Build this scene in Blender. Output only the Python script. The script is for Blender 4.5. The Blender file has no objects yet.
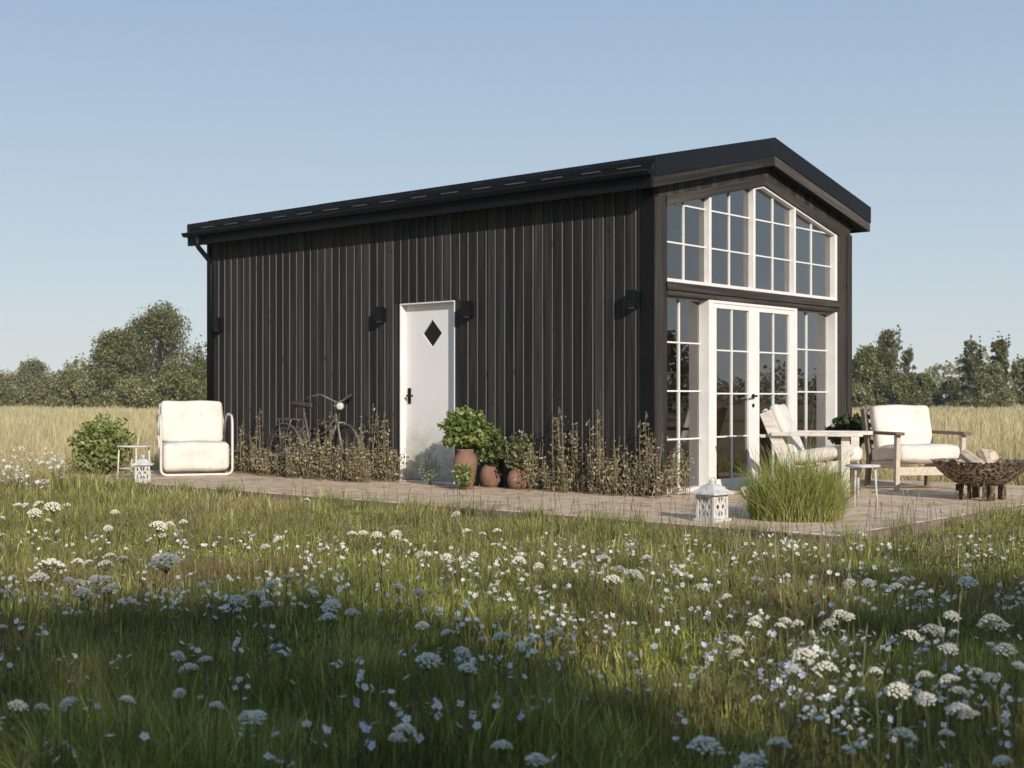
SUN_EL_DEG = 22.0
SUN_HX, SUN_HY = -0.46, -0.89
SUN_E = 4.3
SKY_S = 0.12
SKY_AIR, SKY_DUST, SKY_OZ = 1.0, 0.3, 1.5
EXPO = 0.14
HAZE = 0.0005
# right, forward (metres from the viewer), height, crown width
SHADE_TREES = [(-5.5, -11.0, 7.1, 6.5), (-1.5, -12.5, 7.5, 7.0), (2.5, -11.0, 7.9, 7.0), (6.0, -13.5, 9.2, 7.0), (9.5, -12.0, 8.6, 7.0), (13.0, -14.0, 9.4, 7.5), (17.0, -13.0, 9.2, 7.5), (4.3, -16.5, 9.8, 7.0), (11.2, -18.0, 10.4, 7.0), (5.0, -9.3, 6.5, 5.0), (8.3, -9.6, 6.7, 5.0)]
import bpy, bmesh, math, random
import numpy as np
from mathutils import Vector, Matrix

rng = np.random.default_rng(7)
random.seed(7)
SC = bpy.context.scene
COL = SC.collection
R_ = math.radians

# ------------------------------------------------------------------ camera
# Building frame: x along the gable front, y along the long wall, z = 0 is the patio top.
CX, CY, CZ, YAW, FPX, HY = -10.954, -7.676, 0.991, 41.219, 1323.818, 397.278
_a = R_(YAW)
FW = np.array([math.cos(_a), math.sin(_a), 0.0])
RT = np.array([math.sin(_a), -math.cos(_a), 0.0])
CAM = np.array([CX, CY, CZ])
GZ = -0.10          # ground level below the patio top


def at(u, v, z=0.0):
    """the point at height z that stands at this place of the photograph"""
    d = FW + RT * (u - 512) / FPX + np.array([0, 0, 1.0]) * (HY - v) / FPX
    t = (z - CZ) / d[2]
    return CAM + d * t


def far(u, dist, z=GZ):
    p = CAM + (FW + RT * (u - 512) / FPX) * dist
    return np.array([p[0], p[1], z])


def cw(r, d, z=GZ):
    p = CAM + RT * r + FW * d
    return np.array([p[0], p[1], z])


def to_px(x, y, z):
    vx, vy = x - CX, y - CY
    dd = vx * FW[0] + vy * FW[1]
    rr = vx * RT[0] + vy * RT[1]
    return 512 + FPX * rr / dd, HY - FPX * (z - CZ) / dd, dd


cam = bpy.data.cameras.new('camera')
cam.sensor_width = 36
cam.lens = FPX / 1024 * 36
cam.shift_y = (HY - 384) / 1024
cam.clip_start = 0.05
cam.clip_end = 3000
cam.dof.use_dof = True
cam.dof.focus_distance = 12.0
cam.dof.aperture_fstop = 5.6
co = bpy.data.objects.new('camera', cam)
COL.objects.link(co)
co.location = CAM
co.rotation_euler = (R_(90), 0, _a - R_(90))
SC.camera = co

# ------------------------------------------------------------------ light
SUN_EL = R_(SUN_EL_DEG)
SH = np.array([SUN_HX, SUN_HY])
SH = SH / np.linalg.norm(SH)
sdir = Vector((SH[0] * math.cos(SUN_EL), SH[1] * math.cos(SUN_EL), math.sin(SUN_EL)))
sun = bpy.data.lights.new('sun', 'SUN')
sun.energy = SUN_E
sun.angle = R_(0.55)
sun.color = (1.0, 0.91, 0.80)
so = bpy.data.objects.new('sun', sun)
COL.objects.link(so)
so.rotation_euler = sdir.to_track_quat('Z', 'Y').to_euler()
so.location = (-20, -30, 30)

w = bpy.data.worlds.new('World')
SC.world = w
w.use_nodes = True
nt = w.node_tree
bg = nt.nodes['Background']
sky = nt.nodes.new('ShaderNodeTexSky')
sky.sky_type = 'NISHITA'
sky.sun_disc = False
sky.sun_elevation = SUN_EL
sky.sun_rotation = math.atan2(SH[0], SH[1])
sky.altitude = 0
sky.air_density = SKY_AIR
sky.dust_density = SKY_DUST
sky.ozone_density = SKY_OZ
tcw = nt.nodes.new('ShaderNodeTexCoord')
spw = nt.nodes.new('ShaderNodeSeparateXYZ')
nt.links.new(tcw.outputs['Generated'], spw.inputs[0])
rw = nt.nodes.new('ShaderNodeValToRGB')
for e_, (p_, c_) in zip([rw.color_ramp.elements.new(0.12), rw.color_ramp.elements.new(0.3), rw.color_ramp.elements[0], rw.color_ramp.elements[-1]],
                        [(0.13, (0.515, 0.615, 0.715)), (0.30, (0.355, 0.48, 0.645)), (0.0, (0.69, 0.735, 0.755)), (1.0, (0.15, 0.28, 0.50))]):
    e_.position = p_
    e_.color = (*c_, 1)
nt.links.new(spw.outputs['Z'], rw.inputs[0])
gain = nt.nodes.new('ShaderNodeMixRGB')
gain.blend_type = 'MULTIPLY'
gain.inputs[0].default_value = 1
gain.inputs[2].default_value = (0.885 / SKY_S,) * 3 + (1,)
nt.links.new(rw.outputs[0], gain.inputs[1])
hs = nt.nodes.new('ShaderNodeMixRGB')
hs.inputs[0].default_value = 0.88
nt.links.new(sky.outputs[0], hs.inputs[1])
nt.links.new(gain.outputs[0], hs.inputs[2])
nt.links.new(hs.outputs[0], bg.inputs[0])
bg.inputs[1].default_value = SKY_S

vs = SC.view_settings
vs.view_transform = 'Standard'
vs.look = 'None'
vs.gamma = 1
vs.use_curve_mapping = False
vs.exposure = EXPO
SC.cycles.use_denoising = True
SC.cycles.max_bounces = 8
SC.cycles.transparent_max_bounces = 12

# ------------------------------------------------------------------ materials
MATS = {}


def newmat(name):
    m = bpy.data.materials.new(name)
    m.use_nodes = True
    MATS[name] = m
    return m, m.node_tree, m.node_tree.nodes['Principled BSDF']


def nd(t, kind, **kw):
    n = t.nodes.new('ShaderNode' + kind)
    for k, v in kw.items():
        if k.startswith('i_'):
            n.inputs[k[2:].replace('_', ' ')].default_value = v
        else:
            setattr(n, k, v)
    return n


def ramp(t, fac, stops):
    r = t.nodes.new('ShaderNodeValToRGB')
    els = r.color_ramp.elements
    while len(els) < len(stops):
        els.new(0.5)
    for e, (p, c) in zip(els, stops):
        e.position = p
        e.color = (*c, 1)
    t.links.new(fac, r.inputs[0])
    return r.outputs[0]


def coords(t, scale=(1, 1, 1), obj=True, rot=0.0):
    tc = nd(t, 'TexCoord')
    mp = nd(t, 'Mapping')
    if rot:
        m0 = nd(t, 'Mapping')
        m0.inputs['Rotation'].default_value = (0, rot, 0)
        t.links.new(tc.outputs['Object'], m0.inputs[0])
        mp.inputs['Scale'].default_value = scale
        t.links.new(m0.outputs[0], mp.inputs[0])
        return mp.outputs[0]
    mp.inputs['Scale'].default_value = scale
    t.links.new(tc.outputs['Object' if obj else 'Generated'], mp.inputs[0])
    return mp.outputs[0]


def noise(t, vec, scale, detail=4, rough=0.55):
    n = nd(t, 'TexNoise')
    n.inputs['Scale'].default_value = scale
    n.inputs['Detail'].default_value = detail
    n.inputs['Roughness'].default_value = rough
    t.links.new(vec, n.inputs['Vector'])
    return n.outputs['Fac']


def bump(t, b, h, strength, dist):
    n = nd(t, 'Bump')
    n.inputs['Strength'].default_value = strength
    n.inputs['Distance'].default_value = dist
    t.links.new(h, n.inputs['Height'])
    t.links.new(n.outputs[0], b.inputs['Normal'])


def noisy(name, stops, scale=(1, 1, 1), ns=6, rough=0.7, bs=0.2, bd=0.01, detail=5, metal=0, spec=0.4):
    m, t, b = newmat(name)
    v = coords(t, scale)
    f = noise(t, v, ns, detail)
    t.links.new(ramp(t, f, stops), b.inputs['Base Color'])
    b.inputs['Roughness'].default_value = rough
    b.inputs['Metallic'].default_value = metal
    b.inputs['Specular IOR Level'].default_value = spec
    if bs:
        bump(t, b, f, bs, bd)
    return m


# dark stained vertical cladding; each board gets its own tone, streaks run up the board, sparse knots
def wood(name, c0, c1, c2, axis, board, rough=0.72, knots=True, rot=0.0):
    m, t, b = newmat(name)
    sc = [26, 26, 26]
    sc[axis] = 0.9
    v = coords(t, sc, rot=rot)
    f = noise(t, v, 1.0, 6, 0.62)
    tc = nd(t, 'TexCoord')
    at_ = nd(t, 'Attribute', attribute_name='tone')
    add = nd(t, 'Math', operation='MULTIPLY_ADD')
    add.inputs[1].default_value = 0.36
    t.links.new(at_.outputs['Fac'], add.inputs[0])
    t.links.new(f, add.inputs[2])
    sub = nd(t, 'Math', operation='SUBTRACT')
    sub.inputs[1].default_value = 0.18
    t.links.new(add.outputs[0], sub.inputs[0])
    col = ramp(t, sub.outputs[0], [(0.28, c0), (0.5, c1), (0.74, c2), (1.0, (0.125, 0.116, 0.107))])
    if knots:
        ks = [9, 9, 9]
        ks[axis] = 3.2
        kv = coords(t, ks)
        vo = nd(t, 'TexVoronoi')
        vo.inputs['Scale'].default_value = 1.0
        t.links.new(kv, vo.inputs['Vector'])
        kr = ramp(t, vo.outputs['Distance'], [(0.07, (0.35, 0.35, 0.35)), (0.16, (1, 1, 1))])
        mx = nd(t, 'MixRGB', blend_type='MULTIPLY')
        mx.inputs[0].default_value = 0.8
        t.links.new(col, mx.inputs[1])
        t.links.new(kr, mx.inputs[2])
        col = mx.outputs[0]
    # soil splashed up the foot of the boards
    if axis == 2:
        sp = nd(t, 'SeparateXYZ')
        t.links.new(tc.outputs['Object'], sp.inputs[0])
        mr = nd(t, 'MapRange')
        for q_, v_ in (('From Min', 0.0), ('From Max', 0.42), ('To Min', 0.75), ('To Max', 0.0)):
            mr.inputs[q_].default_value = v_
        t.links.new(sp.outputs['Z'], mr.inputs[0])
        ns_ = noise(t, coords(t), 11, 6, 0.7)
        mu_ = nd(t, 'Math', operation='MULTIPLY')
        t.links.new(ns_, mu_.inputs[0])
        t.links.new(mr.outputs[0], mu_.inputs[1])
        ds = nd(t, 'MixRGB')
        ds.inputs[2].default_value = (0.105, 0.085, 0.062, 1)
        t.links.new(mu_.outputs[0], ds.inputs[0])
        t.links.new(col, ds.inputs[1])
        col = ds.outputs[0]
    t.links.new(col, b.inputs['Base Color'])
    b.inputs['Roughness'].default_value = rough
    b.inputs['Specular IOR Level'].default_value = 0.3
    bump(t, b, f, 0.35, 0.004)
    return m


wood('cladding_wood', (0.0095, 0.0087, 0.0079), (0.0205, 0.0184, 0.0165), (0.048, 0.0430, 0.0385), 2, 0.137)
wood('gable_wood', (0.016, 0.0135, 0.0115), (0.034, 0.029, 0.0245), (0.066, 0.058, 0.05), 2, 0.137)
wood('beam_wood', (0.013, 0.011, 0.0095), (0.04, 0.034, 0.029), (0.10, 0.088, 0.077), 0, 0.137, knots=False)
_bw = ((0.013, 0.011, 0.0095), (0.04, 0.034, 0.029), (0.10, 0.088, 0.077), 0, 0.137)
wood('rake_wood_rising', *_bw, knots=False, rot=math.atan(0.2245))
wood('rake_wood_falling', *_bw, knots=False, rot=-math.atan(0.2245))
noisy('black_metal', [(0.3, (0.0045, 0.005, 0.006)), (0.7, (0.0075, 0.008, 0.0095))], ns=3, rough=0.42, bs=0.03, spec=0.18)
noisy('black_trim', [(0.3, (0.004, 0.004, 0.0045)), (0.7, (0.007, 0.007, 0.0075))], ns=4, rough=0.65, bs=0.05, spec=0.2)
noisy('grey_metal', [(0.3, (0.05, 0.055, 0.062)), (0.7, (0.10, 0.108, 0.118))], ns=8, rough=0.35, bs=0.03)
noisy('edging_wood', [(0.25, (0.10, 0.075, 0.052)), (0.5, (0.19, 0.145, 0.105)), (0.8, (0.31, 0.245, 0.185))], scale=(2, 14, 14), ns=2.5, rough=0.9, bs=0.5, bd=0.008)
noisy('white_paint', [(0.25, (0.68, 0.66, 0.63)), (0.7, (0.78, 0.76, 0.73))], ns=5, rough=0.5, bs=0.04, bd=0.003)
noisy('aged_white_wood', [(0.25, (0.5, 0.44, 0.37)), (0.45, (0.66, 0.60, 0.52)), (0.75, (0.78, 0.73, 0.66))], scale=(3, 22, 22), ns=2, rough=0.75, bs=0.3, bd=0.003)
noisy('pale_wood', [(0.25, (0.40, 0.33, 0.26)), (0.5, (0.55, 0.47, 0.38)), (0.8, (0.66, 0.58, 0.49))], scale=(3, 20, 20), ns=2, rough=0.7, bs=0.3, bd=0.003)
noisy('brown_wood', [(0.25, (0.10, 0.072, 0.052)), (0.5, (0.16, 0.12, 0.09)), (0.8, (0.26, 0.2, 0.155))], scale=(3, 20, 20), ns=2, rough=0.6, bs=0.3, bd=0.003)
noisy('cushion_fabric', [(0.3, (0.60, 0.555, 0.49)), (0.55, (0.70, 0.66, 0.60)), (0.62, (0.71, 0.67, 0.61)), (0.75, (0.52, 0.475, 0.415))], ns=5, rough=0.95, bs=0.35, bd=0.012, spec=0.1)
noisy('chalky_white', [(0.3, (0.42, 0.40, 0.375)), (0.6, (0.60, 0.58, 0.555))], ns=14, rough=0.85, bs=0.3, bd=0.004)
noisy('white_metal', [(0.3, (0.60, 0.55, 0.465)), (0.7, (0.72, 0.675, 0.59))], ns=10, rough=0.45, bs=0.05)
noisy('terracotta', [(0.25, (0.15, 0.085, 0.056)), (0.5, (0.22, 0.125, 0.085)), (0.66, (0.26, 0.165, 0.12)), (0.8, (0.36, 0.275, 0.21))], ns=7, rough=0.85, bs=0.25, bd=0.006)
noisy('soil', [(0.3, (0.03, 0.022, 0.015)), (0.7, (0.075, 0.055, 0.035))], ns=30, rough=1, bs=0.6, bd=0.02)
noisy('interior_wood', [(0.25, (0.15, 0.105, 0.072)), (0.75, (0.24, 0.175, 0.125))], scale=(14, 14, 1), ns=2, rough=0.7, bs=0.1)
noisy('rubber', [(0.3, (0.012, 0.012, 0.012)), (0.7, (0.03, 0.028, 0.026))], ns=20, rough=0.8, bs=0.1)
noisy('worn_metal', [(0.3, (0.07, 0.06, 0.05)), (0.55, (0.22, 0.195, 0.165)), (0.75, (0.13, 0.085, 0.055))], ns=16, rough=0.45, bs=0.1, metal=0.6)
noisy('cream_enamel', [(0.3, (0.14, 0.12, 0.095)), (0.6, (0.27, 0.24, 0.2))], ns=14, rough=0.4, bs=0.1)
noisy('bike_enamel', [(0.3, (0.06, 0.052, 0.045)), (0.6, (0.12, 0.10, 0.085)), (0.75, (0.2, 0.13, 0.085))], ns=14, rough=0.4, bs=0.1)
noisy('old_leather', [(0.3, (0.03, 0.02, 0.014)), (0.7, (0.075, 0.05, 0.035))], ns=12, rough=0.55, bs=0.2)
noisy('lamp_glass', [(0.3, (0.42, 0.41, 0.38)), (0.7, (0.55, 0.54, 0.5))], ns=3, rough=0.15, bs=0)
noisy('rusty_iron', [(0.3, (0.028, 0.020, 0.014)), (0.48, (0.06, 0.04, 0.026)), (0.56, (0.17, 0.115, 0.07)), (0.75, (0.27, 0.2, 0.13))], ns=26, rough=0.75, bs=0.5, bd=0.01, detail=3)
m_p = noisy('pierced_iron', [(0.3, (0.022, 0.016, 0.012)), (0.43, (0.05, 0.036, 0.025)), (0.51, (0.20, 0.145, 0.095)), (0.7, (0.33, 0.26, 0.18))], ns=30, rough=0.75, bs=0.5, bd=0.01, detail=2)
_t = m_p.node_tree
_vo = nd(_t, 'TexVoronoi')
_vo.inputs['Scale'].default_value = 22
_vo.inputs['Randomness'].default_value = 0.9
_t.links.new(coords(_t), _vo.inputs['Vector'])
_lt = nd(_t, 'Math', operation='GREATER_THAN')
_lt.inputs[1].default_value = 0.36
_t.links.new(_vo.outputs['Distance'], _lt.inputs[0])
_t.links.new(_lt.outputs[0], _t.nodes['Principled BSDF'].inputs['Alpha'])
noisy('smoked_glass', [(0.3, (0.01, 0.01, 0.008)), (0.7, (0.014, 0.013, 0.01))], ns=3, rough=0.12, bs=0, spec=0.15)
noisy('split_log', [(0.3, (0.38, 0.29, 0.20)), (0.6, (0.58, 0.48, 0.36)), (0.8, (0.66, 0.57, 0.45))], scale=(2, 14, 14), ns=2, rough=0.85, bs=0.4, bd=0.006)
noisy('bark', [(0.3, (0.05, 0.038, 0.027)), (0.7, (0.13, 0.10, 0.075))], scale=(6, 6, 1.2), ns=4, rough=0.95, bs=0.6, bd=0.02)
noisy('stem_green', [(0.3, (0.07, 0.085, 0.03)), (0.7, (0.13, 0.14, 0.05))], ns=8, rough=0.8, bs=0)
noisy('stem_brown', [(0.3, (0.17, 0.13, 0.075)), (0.7, (0.30, 0.245, 0.155))], ns=8, rough=0.9, bs=0)


def thin(name, base=None, attr=True, trans=0.35, rough=0.6, gloss=0.03, tint=(1.15, 1.15, 0.7)):
    """leaf, blade and petal material: diffuse with light coming through"""
    m = bpy.data.materials.new(name)
    m.use_nodes = True
    t = m.node_tree
    t.nodes.clear()
    out = nd(t, 'OutputMaterial')
    d = nd(t, 'BsdfDiffuse')
    tr = nd(t, 'BsdfTranslucent')
    mx = nd(t, 'MixShader')
    mx.inputs[0].default_value = trans
    if attr:
        a = nd(t, 'Attribute', attribute_name='Col')
        c = a.outputs['Color']
        t.links.new(c, d.inputs[0])
        mm = nd(t, 'MixRGB', blend_type='MULTIPLY')
        mm.inputs[0].default_value = 1
        mm.inputs[2].default_value = (*tint, 1)
        t.links.new(c, mm.inputs[1])
        t.links.new(mm.outputs[0], tr.inputs[0])
    else:
        d.inputs[0].default_value = (*base, 1)
        tr.inputs[0].default_value = (*base, 1)
    t.links.new(d.outputs[0], mx.inputs[1])
    t.links.new(tr.outputs[0], mx.inputs[2])
    last = mx
    if gloss:
        g = nd(t, 'BsdfGlossy')
        g.inputs['Roughness'].default_value = 0.45
        g.inputs[0].default_value = (0.9, 0.9, 0.9, 1)
        m2 = nd(t, 'MixShader')
        m2.inputs[0].default_value = gloss
        t.links.new(mx.outputs[0], m2.inputs[1])
        t.links.new(g.outputs[0], m2.inputs[2])
        last = m2
    t.links.new(last.outputs[0], out.inputs[0])
    MATS[name] = m
    return m


thin('grass_blade', trans=0.38, gloss=0.025)
thin('leaf', trans=0.28, gloss=0.04)
thin('petal_white', base=(0.84, 0.825, 0.77), attr=False, trans=0.3, gloss=0)
thin('petal_cream', base=(0.80, 0.75, 0.62), attr=False, trans=0.2, gloss=0)
thin('petal_old', base=(0.62, 0.56, 0.46), attr=False, trans=0.2, gloss=0)
thin('petal_lilac', base=(0.66, 0.67, 0.80), attr=False, trans=0.3, gloss=0)


def glass_mat():
    m = bpy.data.materials.new('window_glass')
    m.use_nodes = True
    t = m.node_tree
    t.nodes.clear()
    out = nd(t, 'OutputMaterial')
    tr = nd(t, 'BsdfTransparent')
    tr.inputs[0].default_value = (0.38, 0.365, 0.34, 1)
    gl = nd(t, 'BsdfGlossy')
    gl.inputs['Roughness'].default_value = 0.0
    gl.inputs[0].default_value = (1, 1, 1, 1)
    geo = nd(t, 'NewGeometry')
    mi = nd(t, 'Math', operation='MULTIPLY_ADD')
    mi.inputs[1].default_value = 1 / 1.52 - 1.52
    mi.inputs[2].default_value = 1.52
    t.links.new(geo.outputs['Backfacing'], mi.inputs[0])
    fr = nd(t, 'Fresnel')
    t.links.new(mi.outputs[0], fr.inputs['IOR'])
    mu = nd(t, 'Math', operation='MULTIPLY', use_clamp=True)
    mu.inputs[1].default_value = 2.7
    t.links.new(fr.outputs[0], mu.inputs[0])
    nz = nd(t, 'TexNoise')
    nz.inputs['Scale'].default_value = 1.1
    tc = nd(t, 'TexCoord')
    t.links.new(tc.outputs['Object'], nz.inputs['Vector'])
    bp = nd(t, 'Bump')
    bp.inputs['Strength'].default_value = 0.02
    bp.inputs['Distance'].default_value = 0.02
    t.links.new(nz.outputs['Fac'], bp.inputs['Height'])
    t.links.new(bp.outputs[0], gl.inputs['Normal'])
    mx = nd(t, 'MixShader')
    t.links.new(mu.outputs[0], mx.inputs[0])
    t.links.new(tr.outputs[0], mx.inputs[1])
    t.links.new(gl.outputs[0], mx.inputs[2])
    t.links.new(mx.outputs[0], out.inputs[0])
    MATS['window_glass'] = m


glass_mat()


def patio_mat():
    m, t, b = newmat('patio_paving')
    v = coords(t)
    f1 = noise(t, v, 1.4, 6, 0.65)
    f2 = noise(t, v, 45, 3, 0.7)
    f3 = noise(t, v, 6, 5, 0.7)
    a = nd(t, 'Math', operation='MULTIPLY_ADD')
    a.inputs[1].default_value = 0.45
    t.links.new(f2, a.inputs[0])
    t.links.new(f3, a.inputs[2])
    a2 = nd(t, 'Math', operation='MULTIPLY_ADD')
    a2.inputs[1].default_value = 0.5
    t.links.new(f1, a2.inputs[0])
    t.links.new(a.outputs[0], a2.inputs[2])
    c = ramp(t, a2.outputs[0], [(0.64, (0.20, 0.13, 0.08)), (0.82, (0.40, 0.285, 0.185)), (0.95, (0.55, 0.41, 0.28)), (1.0, (0.66, 0.52, 0.375))])
    br = nd(t, 'TexBrick')
    br.offset = 0.5
    br.inputs['Scale'].default_value = 1
    br.inputs['Mortar Size'].default_value = 0.006
    br.inputs['Brick Width'].default_value = 0.62
    br.inputs['Row Height'].default_value = 0.42
    br.inputs['Color1'].default_value = (1, 1, 1, 1)
    br.inputs['Color2'].default_value = (0.93, 0.9, 0.87, 1)
    br.inputs['Mortar'].default_value = (0.62, 0.55, 0.46, 1)
    t.links.new(v, br.inputs['Vector'])
    mx = nd(t, 'MixRGB', blend_type='MULTIPLY')
    mx.inputs[0].default_value = 0.4
    t.links.new(c, mx.inputs[1])
    t.links.new(br.outputs['Color'], mx.inputs[2])
    t.links.new(mx.outputs[0], b.inputs['Base Color'])
    b.inputs['Roughness'].default_value = 0.95
    b.inputs['Specular IOR Level'].default_value = 0.15
    bump(t, b, a2.outputs[0], 0.5, 0.012)


patio_mat()


def door_mat():
    """white painted door, grubby along its foot"""
    m, t, b = newmat('grubby_white_paint')
    v = coords(t)
    f = noise(t, v, 9, 6, 0.7)
    tc = nd(t, 'TexCoord')
    sp = nd(t, 'SeparateXYZ')
    t.links.new(tc.outputs['Object'], sp.inputs[0])
    mr = nd(t, 'MapRange')
    mr.inputs['From Min'].default_value = 0.0
    mr.inputs['From Max'].default_value = 1.0
    mr.inputs['To Min'].default_value = 1.0
    mr.inputs['To Max'].default_value = 0.0
    t.links.new(sp.outputs['Z'], mr.inputs[0])
    mu = nd(t, 'Math', operation='MULTIPLY')
    t.links.new(f, mu.inputs[0])
    t.links.new(mr.outputs[0], mu.inputs[1])
    c = ramp(t, mu.outputs[0], [(0.0, (0.74, 0.725, 0.70)), (0.16, (0.68, 0.665, 0.63)), (0.32, (0.52, 0.50, 0.44)), (0.5, (0.36, 0.33, 0.27))])
    t.links.new(c, b.inputs['Base Color'])
    b.inputs['Roughness'].default_value = 0.55


door_mat()
noisy('dry_ground', [(0.3, (0.20, 0.165, 0.085)), (0.55, (0.29, 0.245, 0.135)), (0.75, (0.36, 0.31, 0.18))], ns=0.35, rough=1, bs=0, detail=8, spec=0)
noisy('meadow_soil', [(0.3, (0.035, 0.032, 0.014)), (0.6, (0.07, 0.062, 0.026)), (0.8, (0.10, 0.08, 0.036))], ns=3, rough=1, bs=0.4, bd=0.03, detail=6, spec=0)

# ------------------------------------------------------------------ mesh helpers


class MB:
    """collects shapes and links them as one mesh object"""

    def __init__(self):
        self.v, self.f, self.tone, self.sm = [], [], [], []
        self.t = 0.5

    def add(self, vs_, fs_, smooth=False):
        o = len(self.v)
        self.v += [tuple(p) for p in vs_]
        self.tone += [self.t] * len(vs_)
        for f in fs_:
            self.f.append(tuple(i + o for i in f))
            self.sm.append(smooth)

    def box(self, x0, x1, y0, y1, z0, z1, M=None):
        vs_ = [Vector((x, y, z)) for z in (z0, z1) for y in (y0, y1) for x in (x0, x1)]
        if M is not None:
            vs_ = [M @ p for p in vs_]
        self.add(vs_, [(0, 2, 3, 1), (4, 5, 7, 6), (0, 1, 5, 4), (2, 6, 7, 3), (0, 4, 6, 2), (1, 3, 7, 5)])

    def bar(self, a, b, w, h, up=(0, 0, 1)):
        """a board from a to b, w wide, h thick"""
        a, b = Vector(a), Vector(b)
        d = (b - a)
        L = d.length
        d.normalize()
        s = d.cross(Vector(up))
        if s.length < 1e-4:
            s = d.cross(Vector((1, 0, 0)))
        s.normalize()
        n = s.cross(d)
        M = Matrix(((d.x, s.x, n.x, a.x), (d.y, s.y, n.y, a.y), (d.z, s.z, n.z, a.z), (0, 0, 0, 1)))
        self.box(0, L, -w / 2, w / 2, -h / 2, h / 2, M)

    def tube(self, pts, r, n=8, cap=True):
        pts = [Vector(p) for p in pts]
        rs = r if hasattr(r, '__len__') else [r] * len(pts)
        rings = []
        ref = None
        for i, p in enumerate(pts):
            d = (pts[min(i + 1, len(pts) - 1)] - pts[max(i - 1, 0)])
            d.normalize()
            if ref is None:
                ref = Vector((0, 0, 1)) if abs(d.z) < 0.9 else Vector((1, 0, 0))
            s = d.cross(ref)
            if s.length < 1e-5:
                s = d.cross(Vector((0, 1, 0)))
            s.normalize()
            t = s.cross(d)
            ref = t
            rings.append([p + (s * math.cos(2 * math.pi * k / n) + t * math.sin(2 * math.pi * k / n)) * rs[i] for k in range(n)])
        vs_ = [q for rg in rings for q in rg]
        fs_ = []
        for i in range(len(pts) - 1):
            for k in range(n):
                fs_.append((i * n + k, i * n + (k + 1) % n, (i + 1) * n + (k + 1) % n, (i + 1) * n + k))
        if cap:
            fs_.append(tuple(range(n))[::-1])
            fs_.append(tuple((len(pts) - 1) * n + k for k in range(n)))
        self.add(vs_, fs_, True)

    def lathe(self, prof, n=24, c=(0, 0, 0), M=None):
        vs_ = []
        for (r, z) in prof:
            for k in range(n):
                a = 2 * math.pi * k / n
                p = Vector((c[0] + r * math.cos(a), c[1] + r * math.sin(a), c[2] + z))
                vs_.append(M @ p if M is not None else p)
        fs_ = []
        for i in range(len(prof) - 1):
            for k in range(n):
                fs_.append((i * n + k, i * n + (k + 1) % n, (i + 1) * n + (k + 1) % n, (i + 1) * n + k))
        fs_.append(tuple(range(n))[::-1])
        fs_.append(tuple((len(prof) - 1) * n + k for k in range(n)))
        self.add(vs_, fs_, True)

    def prism(self, poly, ax, a0, a1):
        """polygon given in the two other axes, extruded along axis ax from a0 to a1"""
        def mk(p, a):
            q = list(p)
            q.insert(ax, a)
            return tuple(q)
        n = len(poly)
        vs_ = [mk(p, a0) for p in poly] + [mk(p, a1) for p in poly]
        fs_ = [tuple(range(n))[::-1], tuple(range(n, 2 * n))]
        for k in range(n):
            fs_.append((k, (k + 1) % n, n + (k + 1) % n, n + k))
        self.add(vs_, fs_)

    def torus(self, c, R, r, axis=1, n=36, m=8, a0=0, a1=2 * math.pi):
        pts = []
        full = abs(a1 - a0 - 2 * math.pi) < 1e-6
        for k in range(n + 1):
            a = a0 + (a1 - a0) * k / n
            p = [0, 0, 0]
            i, j = [(1, 2), (0, 2), (0, 1)][axis]
            p[i] = c[i] + R * math.cos(a)
            p[j] = c[j] + R * math.sin(a)
            p[axis] = c[axis]
            pts.append(p)
        self.tube(pts, r, m, cap=not full)

    def sphere(self, c, r, n=8, m=5, s=(1, 1, 1)):
        prof = [(max(1e-4, math.sin(math.pi * i / m)) * r, -math.cos(math.pi * i / m) * r) for i in range(m + 1)]
        M = Matrix.Translation(c) @ Matrix.Diagonal((*s, 1))
        self.lathe(prof, n, (0, 0, 0), M)

    def cushion(self, w_, d_, h_, r=0.05, puff=0.02, M=None, n=9):
        """soft rectangular cushion centred at 0"""
        bm = bmesh.new()
        bmesh.ops.create_cube(bm, size=2)
        bmesh.ops.subdivide_edges(bm, edges=bm.edges[:], cuts=n, use_grid_fill=True)
        rr = random.Random(int(w_ * 1e4 + d_ * 1e3 + h_ * 77))
        ph = [rr.uniform(0, 6) for _ in range(6)]
        vs_ = []
        for v in bm.verts:
            x, y, z = v.co
            # denser near the edges
            f = lambda q: math.copysign(1 - (1 - abs(q)) ** 1.6, q) if abs(q) < 1 else q
            p = Vector((f(x) * w_ / 2, f(y) * d_ / 2, f(z) * h_ / 2))
            inn = Vector((max(-w_ / 2 + r, min(w_ / 2 - r, p.x)), max(-d_ / 2 + r, min(d_ / 2 - r, p.y)), max(-h_ / 2 + r, min(h_ / 2 - r, p.z))))
            q = p - inn
            if q.length > 1e-6:
                q = q.normalized() * r
            p = inn + q
            e = (1 - x * x) * (1 - y * y)
            p.z += math.copysign(puff, z) * e if abs(z) > 0.01 else 0
            e2 = (1 - z * z)
            p.x += x * puff * 0.6 * e2 * (1 - y * y)
            p.y += y * puff * 0.6 * e2 * (1 - x * x)
            wv = 0.005 * (math.sin(11 * p.x + ph[0]) + math.sin(13 * p.y + ph[1]) + math.sin(17 * (p.x + p.z) + ph[2]))
            p.z += wv
            vs_.append(M @ p if M is not None else p)
        bm.verts.index_update()
        fs_ = [tuple(v.index for v in f.verts) for f in bm.faces]
        bm.free()
        self.add(vs_, fs_, True)

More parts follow.
